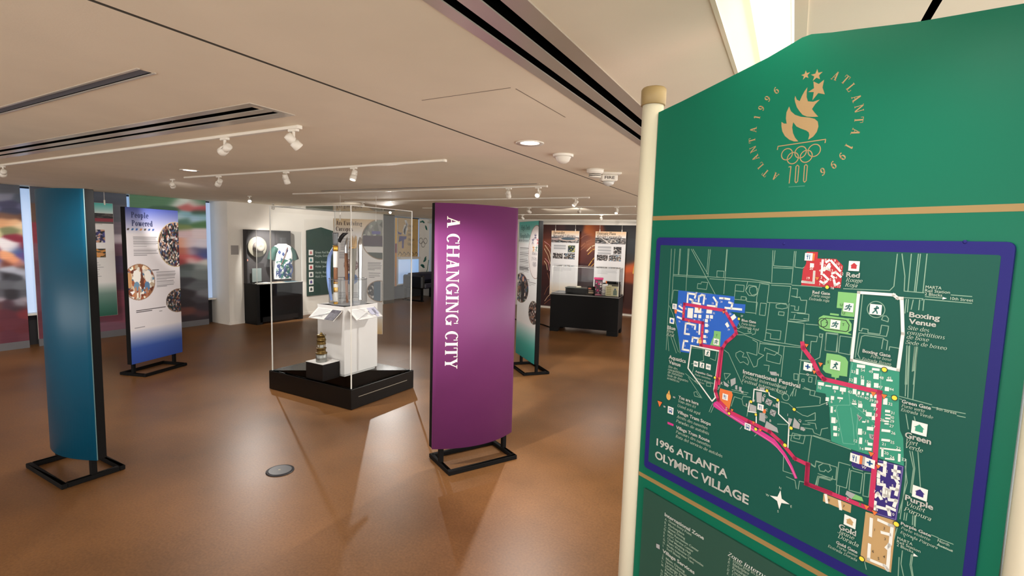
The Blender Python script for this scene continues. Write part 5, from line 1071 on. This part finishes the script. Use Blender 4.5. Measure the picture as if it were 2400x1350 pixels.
# little square symbols
def sq(r, x, y, s, kind, mt=None):
    c = r(x, y); h_ = abs(r(x, y + s / 2)[1] - c[1]); w_ = h_
    B = lambda pts, m_, ly=7: art.poly([(c[0] + p[0] * w_, c[1] + p[1] * h_) for p in pts], m_, ly)
    B([(-1, -1), (1, -1), (1, 1), (-1, 1)], MW, 6)
    if kind == 'fork':
        B([(.2, -.7), (.38, -.7), (.38, .7), (.2, .5)], ICB); B([(-.36, -.7), (-.2, -.7), (-.2, .1), (-.36, .1)], ICB); B([(-.5, .0), (-.06, .0), (-.06, .22), (-.5, .22)], ICB)
        for q in (-.5, -.32, -.16): B([(q, .2), (q + .1, .2), (q + .1, .7), (q, .7)], ICB)
    elif kind == 'cross': B([(-.18, -.6), (.18, -.6), (.18, .6), (-.18, .6)], ICB); B([(-.6, -.18), (.6, -.18), (.6, .18), (-.6, .18)], ICB)
    elif kind == 'house': B([(-.5, -.55), (.5, -.55), (.5, .05), (.68, .05), (0, .66), (-.68, .05), (-.5, .05)], mt)
    elif kind == 'bus': B([(-.6, -.5), (.6, -.5), (.6, .6), (-.6, .6)], ICB); B([(-.45, .05), (.45, .05), (.45, .42), (-.45, .42)], MW, 8); B([(-.5, -.7), (-.25, -.7), (-.25, -.5), (-.5, -.5)], ICB); B([(.25, -.7), (.5, -.7), (.5, -.5), (.25, -.5)], ICB); B([(-.45, -.3), (-.2, -.3), (-.2, -.12), (-.45, -.12)], MW, 8); B([(.2, -.3), (.45, -.3), (.45, -.12), (.2, -.12)], MW, 8)
    elif kind == 'wave':
        for q in (-.3, .1): art.line([(c[0] + a_ * w_, c[1] + b__ * h_) for a_, b__ in ((-.6, q), (-.2, q + .25), (.2, q), (.6, q + .2))], w_ * .22, ICT, 7)
    else:
        art.disc((c[0] + .18 * w_, c[1] + .58 * h_), w_ * .17, h_ * .17, ICT, 7, 10)
        L = {'run': (((.1, .35), (-.1, -.1)), ((-.1, -.1), (.35, -.2), (.2, -.65)), ((-.1, -.1), (-.25, -.4), (-.7, -.5)), ((.1, .3), (.5, .15), (.6, .35)), ((.1, .35), (-.4, .3), (-.5, 0))),
             'box': (((.1, .35), (.05, -.1)), ((.05, -.1), (.25, -.4), (.35, -.75)), ((.05, -.1), (-.2, -.4), (-.45, -.75)), ((.1, .3), (.45, .25), (.4, .5)), ((.1, .3), (-.25, .1), (.15, .05)))}[kind]
        for p in L: art.line([(c[0] + a_ * w_, c[1] + b__ * h_) for a_, b__ in p], w_ * .24, ICT, 7)
for a_ in ((r1,1430,167,70),(r1,182,627,50),(r3,690,436,48),(r3,970,517,50),(r6,487,100,90)): sq(*a_, 'fork')
pg(r2, ORG, 5, [(118,135),(140,138),(130,205),(112,200)]); pg(r1, ORG, 5, [(180,655),(205,658),(200,695),(182,690)]); pg(r6, ORG, 5, [(535,65),(570,75),(560,165),(525,155)]); pg(r6, GRY, 5, [(572,78),(605,85),(590,175),(562,165)])
for a_ in ((r1,1422,1185,76),(r6,645,150,92)): sq(*a_, 'cross')
pg(r1, GRY, 5, [(1458,1190),(1475,1195),(1470,1225),(1400,1225),(1400,1215)])
for r, x, y, s, mt in ((r2,502,252,92,RED),(r1,157,760,54,BLU),(r4,1043,683,100,TEA),(r6,1172,465,128,PRP),(r6,435,765,112,TANM)): sq(r, x, y, s, 'house', mt)
for a_ in ((r2,450,635,84,'run'),(r2,327,794,84,'run'),(r2,703,655,96,'box'),(r2,328,1172,84,'box'),(r1,570,955,58,'run'),(r1,488,1060,56,'box'),(r1,380,1160,50,'wave'),(r1,437,1172,50,'box'),(r1,496,1187,52,'wave')): sq(*a_)
sq(r3, 868, 671, 52, 'bus'); sq(r3, 258, 543, 56, 'bus')
for r, x, y, q in ((r1,1603,448,16),(r1,782,742,12),(r3,610,284,10),(r3,722,566,11),(r3,895,473,11),(r3,1022,387,11),(r3,1107,460,11),(r3,1237,534,12),(r3,934,575,10),(r3,1212,681,13),(r3,933,690,12),(r3,1164,816,14),(r2,785,1212,20),(r4,848,442,18),(r6,925,790,24),(r6,560,1155,23)):
    c = r(x, y); h_ = abs(r(x, y + q)[1] - c[1]); art.disc(c, h_ * 1.3, h_ * 1.3, INK, 7, 16); art.disc(c, h_, h_, YEL, 8, 16)
for r, x, y, q in ((r1,410,650,14),(r1,638,682,14),(r1,262,695,12),(r1,316,765,12),(r1,443,868,11),(r1,600,1298,15),(r1,1410,990,18),(r1,1540,1165,20),(r1,1483,1237,18),(r1,1510,370,18),(r3,700,545,12),(r3,745,542,12),(r3,915,640,13),(r3,968,700,13),(r3,172,492,24),(r4,680,412,20),(r4,765,432,20),(r4,663,887,20),(r4,718,985,17),(r6,610,615,26),(r6,695,675,26)):
    c = r(x, y); h_ = abs(r(x, y + q)[1] - c[1])
    art.poly([(c[0] - h_ * 1.15, c[1] + h_ * .95), (c[0] + h_ * 1.15, c[1] + h_ * .95), (c[0], c[1] - h_ * 1.15)], INK, 6); art.poly([(c[0] - h_, c[1] + h_ * .85), (c[0] + h_, c[1] + h_ * .85), (c[0], c[1] - h_)], ORG, 7)
TORCHG = mat('map_flame', (224, 176, 96), .5)
for r, x, y, q in ((r3,243,433,28),(r1,420,950,24)):
    c = r(x, y); h_ = abs(r(x, y + q)[1] - c[1]); art.disc(c, h_ * .8, h_, TORCHG, 8, 16); art.poly([(c[0] - h_ * .5, c[1] + h_ * .6), (c[0] + h_ * .5, c[1] + h_ * .6), (c[0] + h_ * .1, c[1] + h_ * 1.9)], TORCHG, 8)
pg(r3, TRAM, 2, [(232,632),(280,652),(278,668),(232,650)])
ce = r3(1118, 1247); CM_ = MW
N_, E_, S_, W_p = r3(1127, 1172), r3(1200, 1283), r3(1117, 1322), r3(1042, 1213)
q_ = .0055
art.poly([N_, (ce[0] + q_, ce[1] + q_), E_, (ce[0] + q_, ce[1] - q_), S_, (ce[0] - q_, ce[1] - q_), W_p, (ce[0] - q_, ce[1] + q_)], CM_, 4)
art.poly([(r2(1325, 540)[0], r2(1325, 538)[1]), r2(1365, 552), r2(1322, 563)], MW, 4); art.poly([r6(1105, 1095), r6(1152, 1132), r6(1102, 1128)], MW, 4)
o = art.build('map_print', mb_); o.location = (0, -BT, 0)

# ---- lettering of the map
let = Ink()
def text(r, s, x, y, x1, cap, kind='b', mt=None, ink=None, ly=9):
    "baseline-left at (x, y), right end at column x1, cap height in the close-up's pixels"
    ink = ink or let
    a = r(x, y); k = abs(r(x, y - cap)[1] - a[1]); kk = KX[r]
    if kind == 'b':
        p0_, wd_ = sans(s, .012); ps = []
        for dx_, dy_ in ((0, 0), (.045, 0), (.0225, .02), (.0225, -.012)): ps += [[(q[0] + dx_, q[1] + dy_) for q in p] for p in p0_]
        wd_ += .045
    elif kind == 's': ps, wd_ = sans(s, .0)
    elif kind == 'i': ps, wd_ = serif(s, .11, .05, .03, .22)
    else: ps, wd_ = serif(s, .12, .05, .03)
    if x1 is None: kx = k * .95
    else: kx = (sgx(kk[0] + x1 / kk[1], a[1]) - a[0]) / wd_
    ink.polys([[(a[0] + q[0] * kx, a[1] + q[1] * k) for q in p] for p in ps], mt or MW, ly)
T_ = text
PALE = mat('map_pale', (188, 206, 190), .5)
T_(r3,'1996 ATLANTA',147,815,708,57); T_(r3,'OLYMPIC VILLAGE',135,915,875,62)
for r, s, x, y, x1, cp, kd in ((r3,'Aquatics',245,133,380,30,'b'),(r3,'Venue',245,172,338,30,'b'),(r3,'Site des',240,203,313,19,'i'),(r3,'compétitions',237,225,366,19,'i'),(r3,'de natation',236,246,352,19,'i'),(r3,'Sede de deportes',232,270,397,19,'i'),(r3,'acuáticos',230,293,327,19,'i'),
    (r3,'You are here',322,447,480,26,'b'),(r3,'Vous êtes ici',317,475,457,23,'i'),(r3,'Usted está aquí',312,512,492,23,'i'),(r3,'Village Tram Stops',312,562,577,26,'b'),(r3,'Arrêts des navettes',307,598,550,23,'i'),(r3,'Paradas de autobús',302,632,562,23,'i'),(r3,'Village Tram Route',303,685,568,26,'b'),(r3,'Parcours des navettes',300,718,575,23,'i'),(r3,'Ruta del servicio de autobús',298,753,668,23,'i'),(r3,'=',278,446,296,22,'b'),(r3,'=',202,520,218,22,'b'),
    (r3,'International Festival',832,248,1285,31,'b'),(r3,'Festival international',830,283,1172,27,'i'),(r3,'Festival internacional',822,316,1175,27,'i'),(r3,'Aquatics Gate',455,240,590,17,'b'),(r3,'Porte natation',450,264,575,15,'i'),(r3,'Acceso a deportes',445,290,597,15,'i'),(r3,'acuáticos',447,314,525,15,'i'),
    (r1,'Red Gate',1467,505,1630,28,'b'),(r1,'Porte rouge',1457,534,1628,25,'i'),(r1,'Entrada roja',1433,565,1622,25,'i'),(r1,'Blue Gate',808,763,942,24,'b'),(r1,'Porte bleue',805,794,938,21,'i'),(r1,'Entrada Azul',802,823,965,21,'i'),(r1,'Blue',115,833,192,32,'b'),(r1,'Bleu',110,864,172,28,'i'),(r1,'Azul',105,895,175,28,'i'),
    (r2,'Red',430,352,556,45,'b'),(r2,'Rouge',425,395,578,36,'i'),(r2,'Roja',418,440,533,36,'i'),(r2,'MARTA',1168,458,1316,28,'s'),(r2,'Rail Station',1163,490,1395,28,'s'),(r2,'2 Blocks',1160,522,1322,28,'s'),(r2,'10th Street',1397,564,1610,28,'s'),(r2,'Boxing',1015,722,1300,48,'b'),(r2,'Venue',1012,784,1265,48,'b'),(r2,'Site des',998,838,1198,36,'i'),(r2,'compétitions',993,880,1343,36,'i'),(r2,'de boxe',988,922,1195,36,'i'),(r2,'Sede de boxeo',980,970,1362,36,'i'),(r2,'Boxing Gate',582,1050,843,31,'b'),(r2,'Porte boxe',655,1098,848,27,'i'),(r2,'Entrada Boxeo',575,1122,845,27,'i'),
    (r4,'Green Gate',906,480,1136,28,'b'),(r4,'Porte verte',902,512,1085,25,'i'),(r4,'Entrada Verde',897,543,1150,25,'i'),(r4,'5th Street',1178,534,1338,21,'s'),(r4,'Green',930,750,1136,46,'b'),(r4,'Vert',930,793,1028,36,'i'),(r4,'Verde',925,830,1068,36,'i'),
    (r6,'Purple',1017,530,1312,58,'b'),(r6,'Violet',1017,588,1222,46,'i'),(r6,'Púrpura',1003,645,1288,46,'i'),(r6,'Purple Gate',973,792,1290,32,'b'),(r6,'Porte violette',973,836,1278,29,'i'),(r6,'Entrada Púrpura',965,882,1358,29,'i'),(r6,'North',1360,970,1482,30,'s'),(r6,'Avenue',1353,1010,1520,30,'s'),(r6,'MARTA',936,945,1096,31,'s'),(r6,'Rail Station',932,980,1180,31,'s'),(r6,'2 Blocks',930,1016,1103,31,'s'),(r6,'Gold',320,835,500,58,'b'),(r6,'Jaune',313,880,478,46,'i'),(r6,'Dorada',308,930,525,46,'i'),(r6,'Gold Gate',292,992,515,33,'b'),(r6,'Porte jaune',296,1032,513,29,'i'),(r6,'Entrada Dorada',203,1028,510,29,'i')):
    T_(r, s, x, y, x1, cp, kd, PALE if kd in 'si' else MW)
for s, x, y in (('J',632,372),('K',658,335),('L',714,325),('M',818,403),('N',1098,268),('A',937,370),('G',993,432),('F',917,475),('E',855,505),('C',1010,543),('H',1070,510),('D',1008,600),('B',1042,630),('I',1184,585),('Q',1272,627),('P',1312,703),('Z',692,533)): T_(r3, s, x, y, None, 20, 'b')
for s, x, y, cp in (('N',1118,1158,20),('E',1208,1305,20),('S',1104,1343,20),('W',1012,1212,20)): T_(r3, s, x, y, None, cp, 's', PALE)
T_(r1,'O',1410,1265,None,22,'b'); T_(r6,'W',560,200,None,32,'s'); T_(r6,'X',395,530,None,32,'b'); T_(r6,'R',533,592,None,32,'b',GRN_)
for r, s, x, y, cp in ((r2,'S',255,1152,26),(r2,'T',392,806,26),(r2,'U',374,622,26),(r2,'U',396,698,26),(r1,'T',568,905,22),(r4,'V',560,610,26),(r4,'V',660,757,26)): T_(r, s, x, y, None, cp, 's', INK)
for s, x, y in ((54,583,232),(53,508,243),(49,645,243),(48,728,290),(45,790,293),(52,490,308),(51,580,287),(50,630,324),(47,720,364),(44,808,381),(43,480,402),(10,245,370),(9,370,402),(8,430,412),(42,540,428),(41,575,440),(40,610,450),(39,650,468),(38,687,478),(37,682,538),(36,515,474),(35,560,484),(34,597,550),(33,683,582),(32,800,497),(31,820,567),(30,812,602),(29,812,632),(28,735,622),(27,808,670),(26,822,724),(25,815,797),(22,862,843),(21,750,812),(20,768,882),(24,812,913),(23,905,932),(18,620,632),(17,670,677),(13,598,724),(12,528,787),(15,617,792),(14,577,848),(4,370,552),(3,385,634),(2,402,700),(1,405,743),(5,308,497),(6,345,480),(7,410,477)): T_(r4, str(s), x, y, None, 23, 's')
for s, x, y, mt in ((2,815,245,MW),(3,930,285,MW),(4,768,355,MW),(5,876,398,MW),(6,755,452,MW),(7,688,455,MW),(8,808,560,MW),(9,712,650,MW),(10,868,690,MW),(1,695,862,INK),(2,788,842,INK),(3,797,955,INK),(4,785,1140,INK),(5,728,1160,INK),(6,670,1085,INK),(7,362,612,INK),(8,205,548,INK)): T_(r6, str(s), x, y, None, 30, 's', mt)
for s, x, y in ((18,380,508),(20,462,562),(19,375,578),(23,530,605),(24,610,590),(25,655,675),(26,692,702),(27,800,722),(22,540,695),(21,433,685),(13,236,618),(15,282,655),(14,360,757),(11,405,757),(7,448,762),(9,512,762),(6,496,810),(5,496,865),(4,480,920),(3,475,970),(10,386,870),(12,297,845),(11,343,822),(1,366,955),(2,276,997),(16,222,772),(29,678,848)): T_(r1, str(s), x, y, None, 18, 's')
for s, x, y in ((20,90,285),(19,65,375),(8,232,208),(5,185,240),(7,225,262),(4,178,305),(6,215,300),(3,193,370),(2,220,400),(1,183,430),(9,318,215),(10,342,243),(11,368,275),(13,280,305),(12,378,335),(14,318,370),(15,266,388),(16,290,465),(17,352,450)): T_(r2, str(s), x, y, None, 25, 's')
o = let.build('map_lettering', mb_); o.location = (0, -BT, 0)

# ---- directory board under the map
dl, dt = sg(1512.5, 1142); db = dt - .62; dr_ = RW - dl
m = MB(); m.prism(rrect(dl, dr_, db, dt, .004, 2), -.006, 0); dbo = m.build('directory_board', mat('board_green', (30, 74, 62), .5), sign)
di = Ink()
D_T = lambda s, x, y, x1, cp, kd, mt=None: text(r5, s, x, y, x1, cp, kd, mt or PALE, di, 1)
D_T('International Zone', 485, 556, 885, 36, 'b', MW)
rows = (('A.','Guest Entry Point',487,598,525,616,760),('B.','Marketplace',484,633,522,655,685),('C.','Guest Dining',481,667,520,690,693),('D.','Main Recreation Center',478,701,517,724,833),('E.','NOC Service Center',475,736,515,760,778),('F.','Chef Meeting Hall',472,771,512,795,750),('G.','Team Welcome Ceremonies',470,805,510,829,880),('H.','Media Interview Tent',468,838,508,864,782),('I.','Surf Shack',466,870,505,898,648),
        ('J.','Main Dining',462,965,497,1000,690),('K.','Sports Information',458,997,495,1030,745),('L.','Language Services',455,1030,492,1060,750),('M.','Dance Club',452,1064,490,1090,640),('N.','Recreation',447,1122,487,1120,640),('O.','Media Center',443,1152,484,1150,670),('P.','Polyclinic',440,1180,482,1180,640))
for L, s, x, y, x2, y2, x3 in rows: D_T(L, x, y, None, 24, 'b'); D_T(s, x2, y2, x3, 24, 'b')
D_T('Village Services', 463, 926, 790, 36, 'b', MW)
D_T('Zone internationale', 1128, 957, 1760, 42, 'i', MW)
for L, s, x, y, x2, y2, x3 in (('A.','Entrée pour les invités',1135,1000,1182,1020,1520),('B.','Marketplace',1130,1036,1178,1056,1345),('C.','Restaurant des invités',1127,1074,1175,1092,1500),('D.','Centre de loisirs',1122,1112,1172,1128,1450),('E.','Centre des services',1120,1150,1170,1165,1500)): D_T(L, x, y, None, 28, 'i'); D_T(s, x2, y2, x3, 30, 'i')
c_ = [r5(400, 840), r5(435, 855), r5(435, 900), r5(400, 880)]; di.poly([r5(396, 834), r5(439, 852), r5(439, 906), r5(396, 886)], INK, 1); di.poly(c_, GRY, 2)
o = di.build('directory_lettering', dbo); o.location = (0, -.006, 0)

# ---- gold emblem on the head of the sign
em = Ink(); EG = mat('emblem_gold', (162, 134, 94), .45)
def star(cx0, cy0, R0, rot, sx=1.):
    pts = []
    c = r7(cx0, cy0); k = abs(r7(cx0, cy0 + 10)[1] - c[1]) / 10
    for i in range(10):
        rr_ = R0 * (1 if i % 2 == 0 else .40); a = R_(90 + rot + 36 * i); pts.append((c[0] + rr_ * k * math.cos(a), c[1] + rr_ * k * math.sin(a)))
    em.poly(pts, EG, 0)
star(796, 152, 47, 4); star(905, 153, 60, 0); 
em.poly([r7(*p) for p in ((978,198),(962,275),(985,342),(920,330),(862,402),(876,320),(820,320),(878,282),(872,215),(925,240))], EG, 0)
em.poly([r7(*p) for p in ((813,273),(806,320),(805,370),(818,412),(870,416),(935,394),(890,440),(858,488),(885,525),(920,563),(860,566),(805,562),(765,545),(735,510),(708,470),(692,420),(686,385),(692,358),(708,395),(736,410),(758,360),(785,310))], EG, 0)
em.poly([r7(*p) for p in ((632,463),(650,510),(690,545),(750,565),(830,572),(885,585),(915,612),(922,660),(905,715),(870,760),(820,792),(832,745),(825,718),(800,700),(745,680),(705,660),(672,618),(662,670),(670,725),(690,770),(722,808),(680,808),(635,792),(590,755),(565,710),(556,660),(556,615),(582,632),(608,632),(600,580),(606,520))], EG, 0)
k7 = abs(r7(700, 650)[1] - r7(700, 640)[1]) / 10
em.line([r7(516, 890), r7(522, 857), r7(993, 787), r7(987, 822)], 9 * k7, EG, 0)
for x, y, R0 in ((610,935,56),(668,973,56),(745,915,56),(800,955,58),(880,897,58)): em.ring(r7(x, y), R0 * k7, R0 * k7, 9 * k7, EG, 0)
em.line([r7(628, 1062), r7(650, 1055), r7(632, 1222)], 9 * k7, EG, 0)
for x0, y0 in ((712, 1042), (796, 1036)):
    P = [r7(*p) for p in ((x0 + 2, y0), (x0 + 17, y0 + 14), (x0 + 4, y0 + 160), (x0 - 12, y0 + 176), (x0 - 22, y0 + 162), (x0 - 12, y0 + 14), (x0 + 2, y0))]; em.line(P, 9 * k7, EG, 0)
em.line([r7(628, 1258), r7(785, 1248)], 7 * k7, mat('emblem_small_print', (60, 130, 110), .5), 0)
# circling letters: place each on its traced spot, tops outward
cen = (r7(800, 640))
for s, x, y in (('A',495,1155),('T',397,1122),('L',345,1047),('A',300,970),('N',275,888),('T',265,797),('A',278,693),('1',315,568),('9',358,478),('9',420,385),('6',503,305),
                ('A',1092,160),('T',1190,197),('L',1245,275),('A',1297,378),('N',1325,482),('T',1322,596),('A',1290,712),('1',1222,860),('9',1155,957),('9',1068,1042),('6',965,1108)):
    p = r7(x, y); v = Vector((p[0] - cen[0], p[1] - cen[1])).normalized(); ri = Vector((v.y, -v.x)); P, a = glyph(s, .17, .06); k = 74 * k7
    em.polys([[(p[0] + ri.x * (q[0] - a / 2) * k + v.x * (q[1] - .5) * k, p[1] + ri.y * (q[0] - a / 2) * k + v.y * (q[1] - .5) * k) for q in g_] for g_ in P], EG, 0)
em.build('emblem', sign)
# ================================================================== CEILING FIXTURES AND LIGHT
def rail(y, x0, x1, label, sag=0.):
    o = thing('track_rail', label, 'track rail', ((x0 + x1) / 2, y, CE), 0, 'ceiling track rails')
    h = (x1 - x0) / 2; m = MB(); m.box(-h, h, -.013, .013, -.017, 0, bev=.002); m.build('channel', FIX, o)
    m = MB(); m.box(h, h + .02, -.015, .015, -.020, 0, bev=.002); m.build('end_cap', FIX, o); return o
RZ = CE - .017
rails = ((1.846, -7.4, -2.40, 'nearest white track rail, beside the double slot at the left'), (3.06, -5.85, -2.33, 'second nearest white track rail, over the People Powered panel side'),
         (4.83, -6.4, -2.33, 'white track rail right behind the glass torch case'), (6.16, -6.8, -2.36, 'white track rail over the High-Tech panel, fourth from the front'),
         (7.75, -6.4, -2.2, 'white track rail beyond the High-Tech panel, fifth from the front'), (9.9, -6.4, -1.8, 'farthest white track rail, in front of the brown mural'))
for y, a, b, l in rails: rail(y, a, b, l)
LENS_ON = emit('lamp_lens', (1, .93, .82), 14.0)
def tgt_z(t): return t[2]
def head(x, y, target, label, on=True, w=None, cone=62):
    o = thing('track_spotlight', label, 'spotlight', (x, y, RZ), 0, 'track spotlights')
    m = MB(); m.box(-.035, .035, -.011, .011, -.014, 0, bev=.002); m.build('adapter', FIX, o)
    m = MB(); m.tube([(0, 0, -.012), (0, 0, -.05)], .008, 10); m.build('stem', FIX, o)
    piv = Vector((0, 0, -.068)); d = (Vector(target) - (Vector((x, y, RZ)) + piv)).normalized()
    q = d.to_track_quat('Z', 'Y').to_matrix().to_4x4(); M = Matrix.Translation(piv) @ q @ Matrix.Scale(.66, 4)
    m = MB(); m.lathe([(.018, -.075), (.034, -.07), (.036, -.01), (.030, -.005), (.030, .0), (.040, .004), (.042, .06), (.040, .062), (.036, .06), (.035, .045)], 24, M); m.build('housing', FIX, o)
    m = MB(); m.tube([M @ Vector((.045, 0, 0)), M @ Vector((.045, 0, -.03)), Vector((0, 0, -.045))], .005, 6); m.build('yoke', FIX, o)
    m = MB(); m.lathe([(.0345, .046), (.0001, .047)], 24, M); m.build('lens', LENS_ON, o)
    L = bpy.data.lights.new('spot', 'SPOT'); L.energy = (w or 70) / 70 * SPOT_W * ((1.3 if y > 6 else .9) if tgt_z(target) < .05 else 3.7 if y > 6 else 2.5); L.color = WARM; L.spot_size = R_(cone); L.spot_blend = .6; L.shadow_soft_size = .02
    lo = bpy.data.objects.new('lamp_beam', L); COL.objects.link(lo); lo.parent = o
    lo.matrix_local = Matrix.Translation(piv + d * .05) @ (-d).to_track_quat('Z', 'Y').to_matrix().to_4x4()
    return o
def hx_(px, py, y): p = onpl(px, py, (0, y, 0), (0, 1, 0)); return p.x
for (px, py, y, tgt, lab, w) in (
    (527, 340, 1.846, (-9.0, 2.1, .06), 'spotlight with a bright lens, left of two on the nearest track rail', 90),
    (688, 318, 1.846, (-2.0, 3.3, .9), 'spotlight turned away, at the right end of the nearest track rail', None),
    (8, 405, 1.846, (-9.8, 2.4, .8), 'spotlight at the far left edge of the photo on the nearest rail', 70),
    (405, 440, 3.06, (-9.6, 5.2, 1.0), 'spotlight leftmost on the second track rail, above the People Powered panel', 30),
    (513, 428, 3.06, (-7.0, 3.3, 1.1), 'spotlight second from left on the second track rail', 16),
    (671, 424, 3.06, (-4.5, 4.0, .5), 'spotlight with a narrow bright lens above the left edge of the torch case', 44),
    (829, 417, 3.06, (-3.2, 2.2, .0), 'spotlight above the torch case pointing down and right', 26),
    (585, 473, 4.83, (-3.9, 2.6, .0), 'bright glaring spotlight over the black clothing case', 170),
    (1192, 455, 4.83, (-3.3, 6.1, 1.0), 'unlit-looking spotlight above the purple panel top', 42),
    (1261, 457, 4.83, (-2.0, 1.9, .0), 'bright glaring spotlight right of the purple panel top', 190),
    (640, 478, 6.16, (-9.4, 6.5, 1.2), 'spotlight facing the black clothing case from the fourth rail', 90),
    (850, 478, 6.16, (-9.4, 7.8, 1.2), 'spotlight facing the peaked green wall sign from the fourth rail', 80),
    (915, 497, 7.75, (-3.5, 2.6, .0), 'glaring spotlight seen through the top of the torch case', 200),
    (1348, 478, 6.16, (-3.1, 5.4, 1.2), 'spotlight facing the High-Tech panel from the fourth rail', 70),
    (1240, 497, 7.75, (-3.6, 12.0, 1.0), 'spotlight near the top of the High-Tech panel, facing the brown mural', 40),
    (1445, 498, 7.75, (-2.4, 6.2, .0), 'bright spotlight close to the sign post on the fifth rail', 90),
    (1358, 500, 7.75, (-5.2, 12.1, 1.3), 'dim spotlight in the middle of the fifth rail', 38),
    (1409, 523, 9.9, (-4.0, 12.1, 1.2), 'glaring spotlight right above the Olympic Plaza panel', 26),
    (1225, 510, 9.9, (-5.3, 12.1, 1.2), 'spotlight above the High-Tech panel on the farthest rail', 26)):
    head(hx_(px, py, y), y, tgt, lab, w=w, cone=44 if px == 527 else 62)
def can(px, py, label, w):
    p = atz(px, py, CE); o = thing('downlight', label, 'downlight', (p.x, p.y, CE), 0, 'recessed downlights')
    m = MB(); m.lathe([(.058, -.002), (.085, -.006), (.086, 0), (.06, 0)], 32); m.build('trim_ring', FIX, o)
    m = MB(); m.lathe([(.0001, -.0015), (.058, -.002)], 32); m.build('lens', emit('downlight_lens', (1, .95, .88), 2.2), o)
    L = bpy.data.lights.new('down', 'SPOT'); L.energy = w; L.color = WARM; L.spot_size = R_(140); L.spot_blend = .8; L.shadow_soft_size = .05
    lo = bpy.data.objects.new('lamp_beam', L); COL.objects.link(lo); lo.parent = o; lo.location = (0, 0, -.02)
can(1242, 335, 'round ceiling downlight right of the long seam, near the smoke detectors', CAN_W); can(1980, -330, 'recessed ceiling downlight in front of the right half of the map sign', 14); can(445, 399, 'small round ceiling downlight above the People Powered panel', CAN_W)
# dome, smoke detector, strobe
p = atz(1320, 362, CE); o = thing('ceiling_dome', 'plain white ceiling dome between the downlight and the smoke detector', 'dome', (p.x, p.y, CE))
m = MB(); m.lathe([(.0001, -.062), (.025, -.058), (.042, -.045), (.052, -.022), (.055, -.018)], 28); m.build('shell', FIX, o); m = MB(); m.lathe([(.068, -.018), (.070, -.004), (.070, 0)], 28); m.build('base_ring', FIX, o)
p = atz(1395, 397, CE); o = thing('smoke_detector', 'white smoke detector with dark slits left of the fire strobe', 'smoke detector', (p.x, p.y, CE))
m = MB(); m.lathe([(.0001, -.066), (.045, -.066), (.050, -.062), (.051, -.056)], 28); m.build('cap', FIX, o); m = MB(); m.lathe([(.047, -.056), (.047, -.050)], 28); m.lathe([(.048, -.044), (.048, -.038)], 28); m.build('slits', mat('detector_slit', (60, 56, 52), .6), o)
m = MB(); m.lathe([(.052, -.05), (.052, -.044)], 28); m.build('band', FIX, o); m = MB(); m.lathe([(.052, -.038), (.058, -.03), (.068, -.022), (.07, 0)], 28); m.build('base', FIX, o)
p = atz(1427, 405, CE); o = thing('fire_strobe', 'white ceiling fire alarm strobe marked FIRE', 'fire alarm', (p.x, p.y, CE), YAW)
m = MB(); m.box(-.095, .095, -.07, .07, -.018, 0, bev=.005); m.build('mounting_plate', FIX, o); m = MB(); m.box(-.068, .068, -.05, .05, -.072, -.018, bev=.008); m.build('housing', FIX, o)
m = MB(); m.lathe([(.018, -.108), (.040, -.098), (.052, -.072)], 20); m.build('clear_lens', mat('strobe_lens', (200, 198, 192), .1, spec=.9), o)
ps, wd_ = sans('FIRE', .02); ik = Ink(); ik.polys([[(-.042 + q[0] * .084 / wd_, -.056 + q[1] * .024) for q in pp_] for pp_ in ps], mat('strobe_text', (70, 60, 54), .6), 0); q_ = ik.build('lettering', o); q_.location = (0, -.0503, 0)
# long recessed lens over the sign
o = thing('ceiling_light', 'long bright recessed ceiling lens right behind the top of the green map sign', 'ceiling light', ((troffer[0] + troffer[1]) / 2, (troffer[2] + troffer[3]) / 2, CE))
w_, l_ = (troffer[1] - troffer[0]) / 2, (troffer[3] - troffer[2]) / 2
m = MB(); m.quad((-w_, -l_, 0), (-w_, l_, 0), (-w_ + .062, l_, .045), (-w_ + .062, -l_, .045)); m.quad((w_, -l_, 0), (w_, l_, 0), (w_ - .012, l_, .045), (w_ - .012, -l_, .045)); m.quad((-w_, l_, 0), (w_, l_, 0), (w_ - .012, l_, .045), (-w_ + .062, l_, .045)); m.quad((-w_, -l_, 0), (w_, -l_, 0), (w_ - .012, -l_, .045), (-w_ + .062, -l_, .045))
m.build('reveal', mat('reveal_cream', (240, 232, 206), .6), o)
m = MB(); m.quad((-w_ + .062, -l_, .044), (w_ - .012, -l_, .044), (w_ - .012, l_, .044), (-w_ + .062, l_, .044)); m.build('lens', emit('troffer_lens', (1, .95, .84), 1.0), o)
L = bpy.data.lights.new('troffer', 'AREA'); L.shape = 'RECTANGLE'; L.size = w_ * 1.1; L.size_y = l_ * 1.95; L.energy = TROFFER_W; L.color = (1, .92, .74)
lo = bpy.data.objects.new('lamp_glow', L); COL.objects.link(lo); lo.parent = o; lo.location = (.025, 0, .035)
m = MB(); m.box(-w_ - .012, -w_, -l_, l_, -.004, 0); m.box(w_, w_ + .03, -l_, l_, -.004, 0); m.build('frame', mat('frame_cream', (224, 214, 188), .5), o)
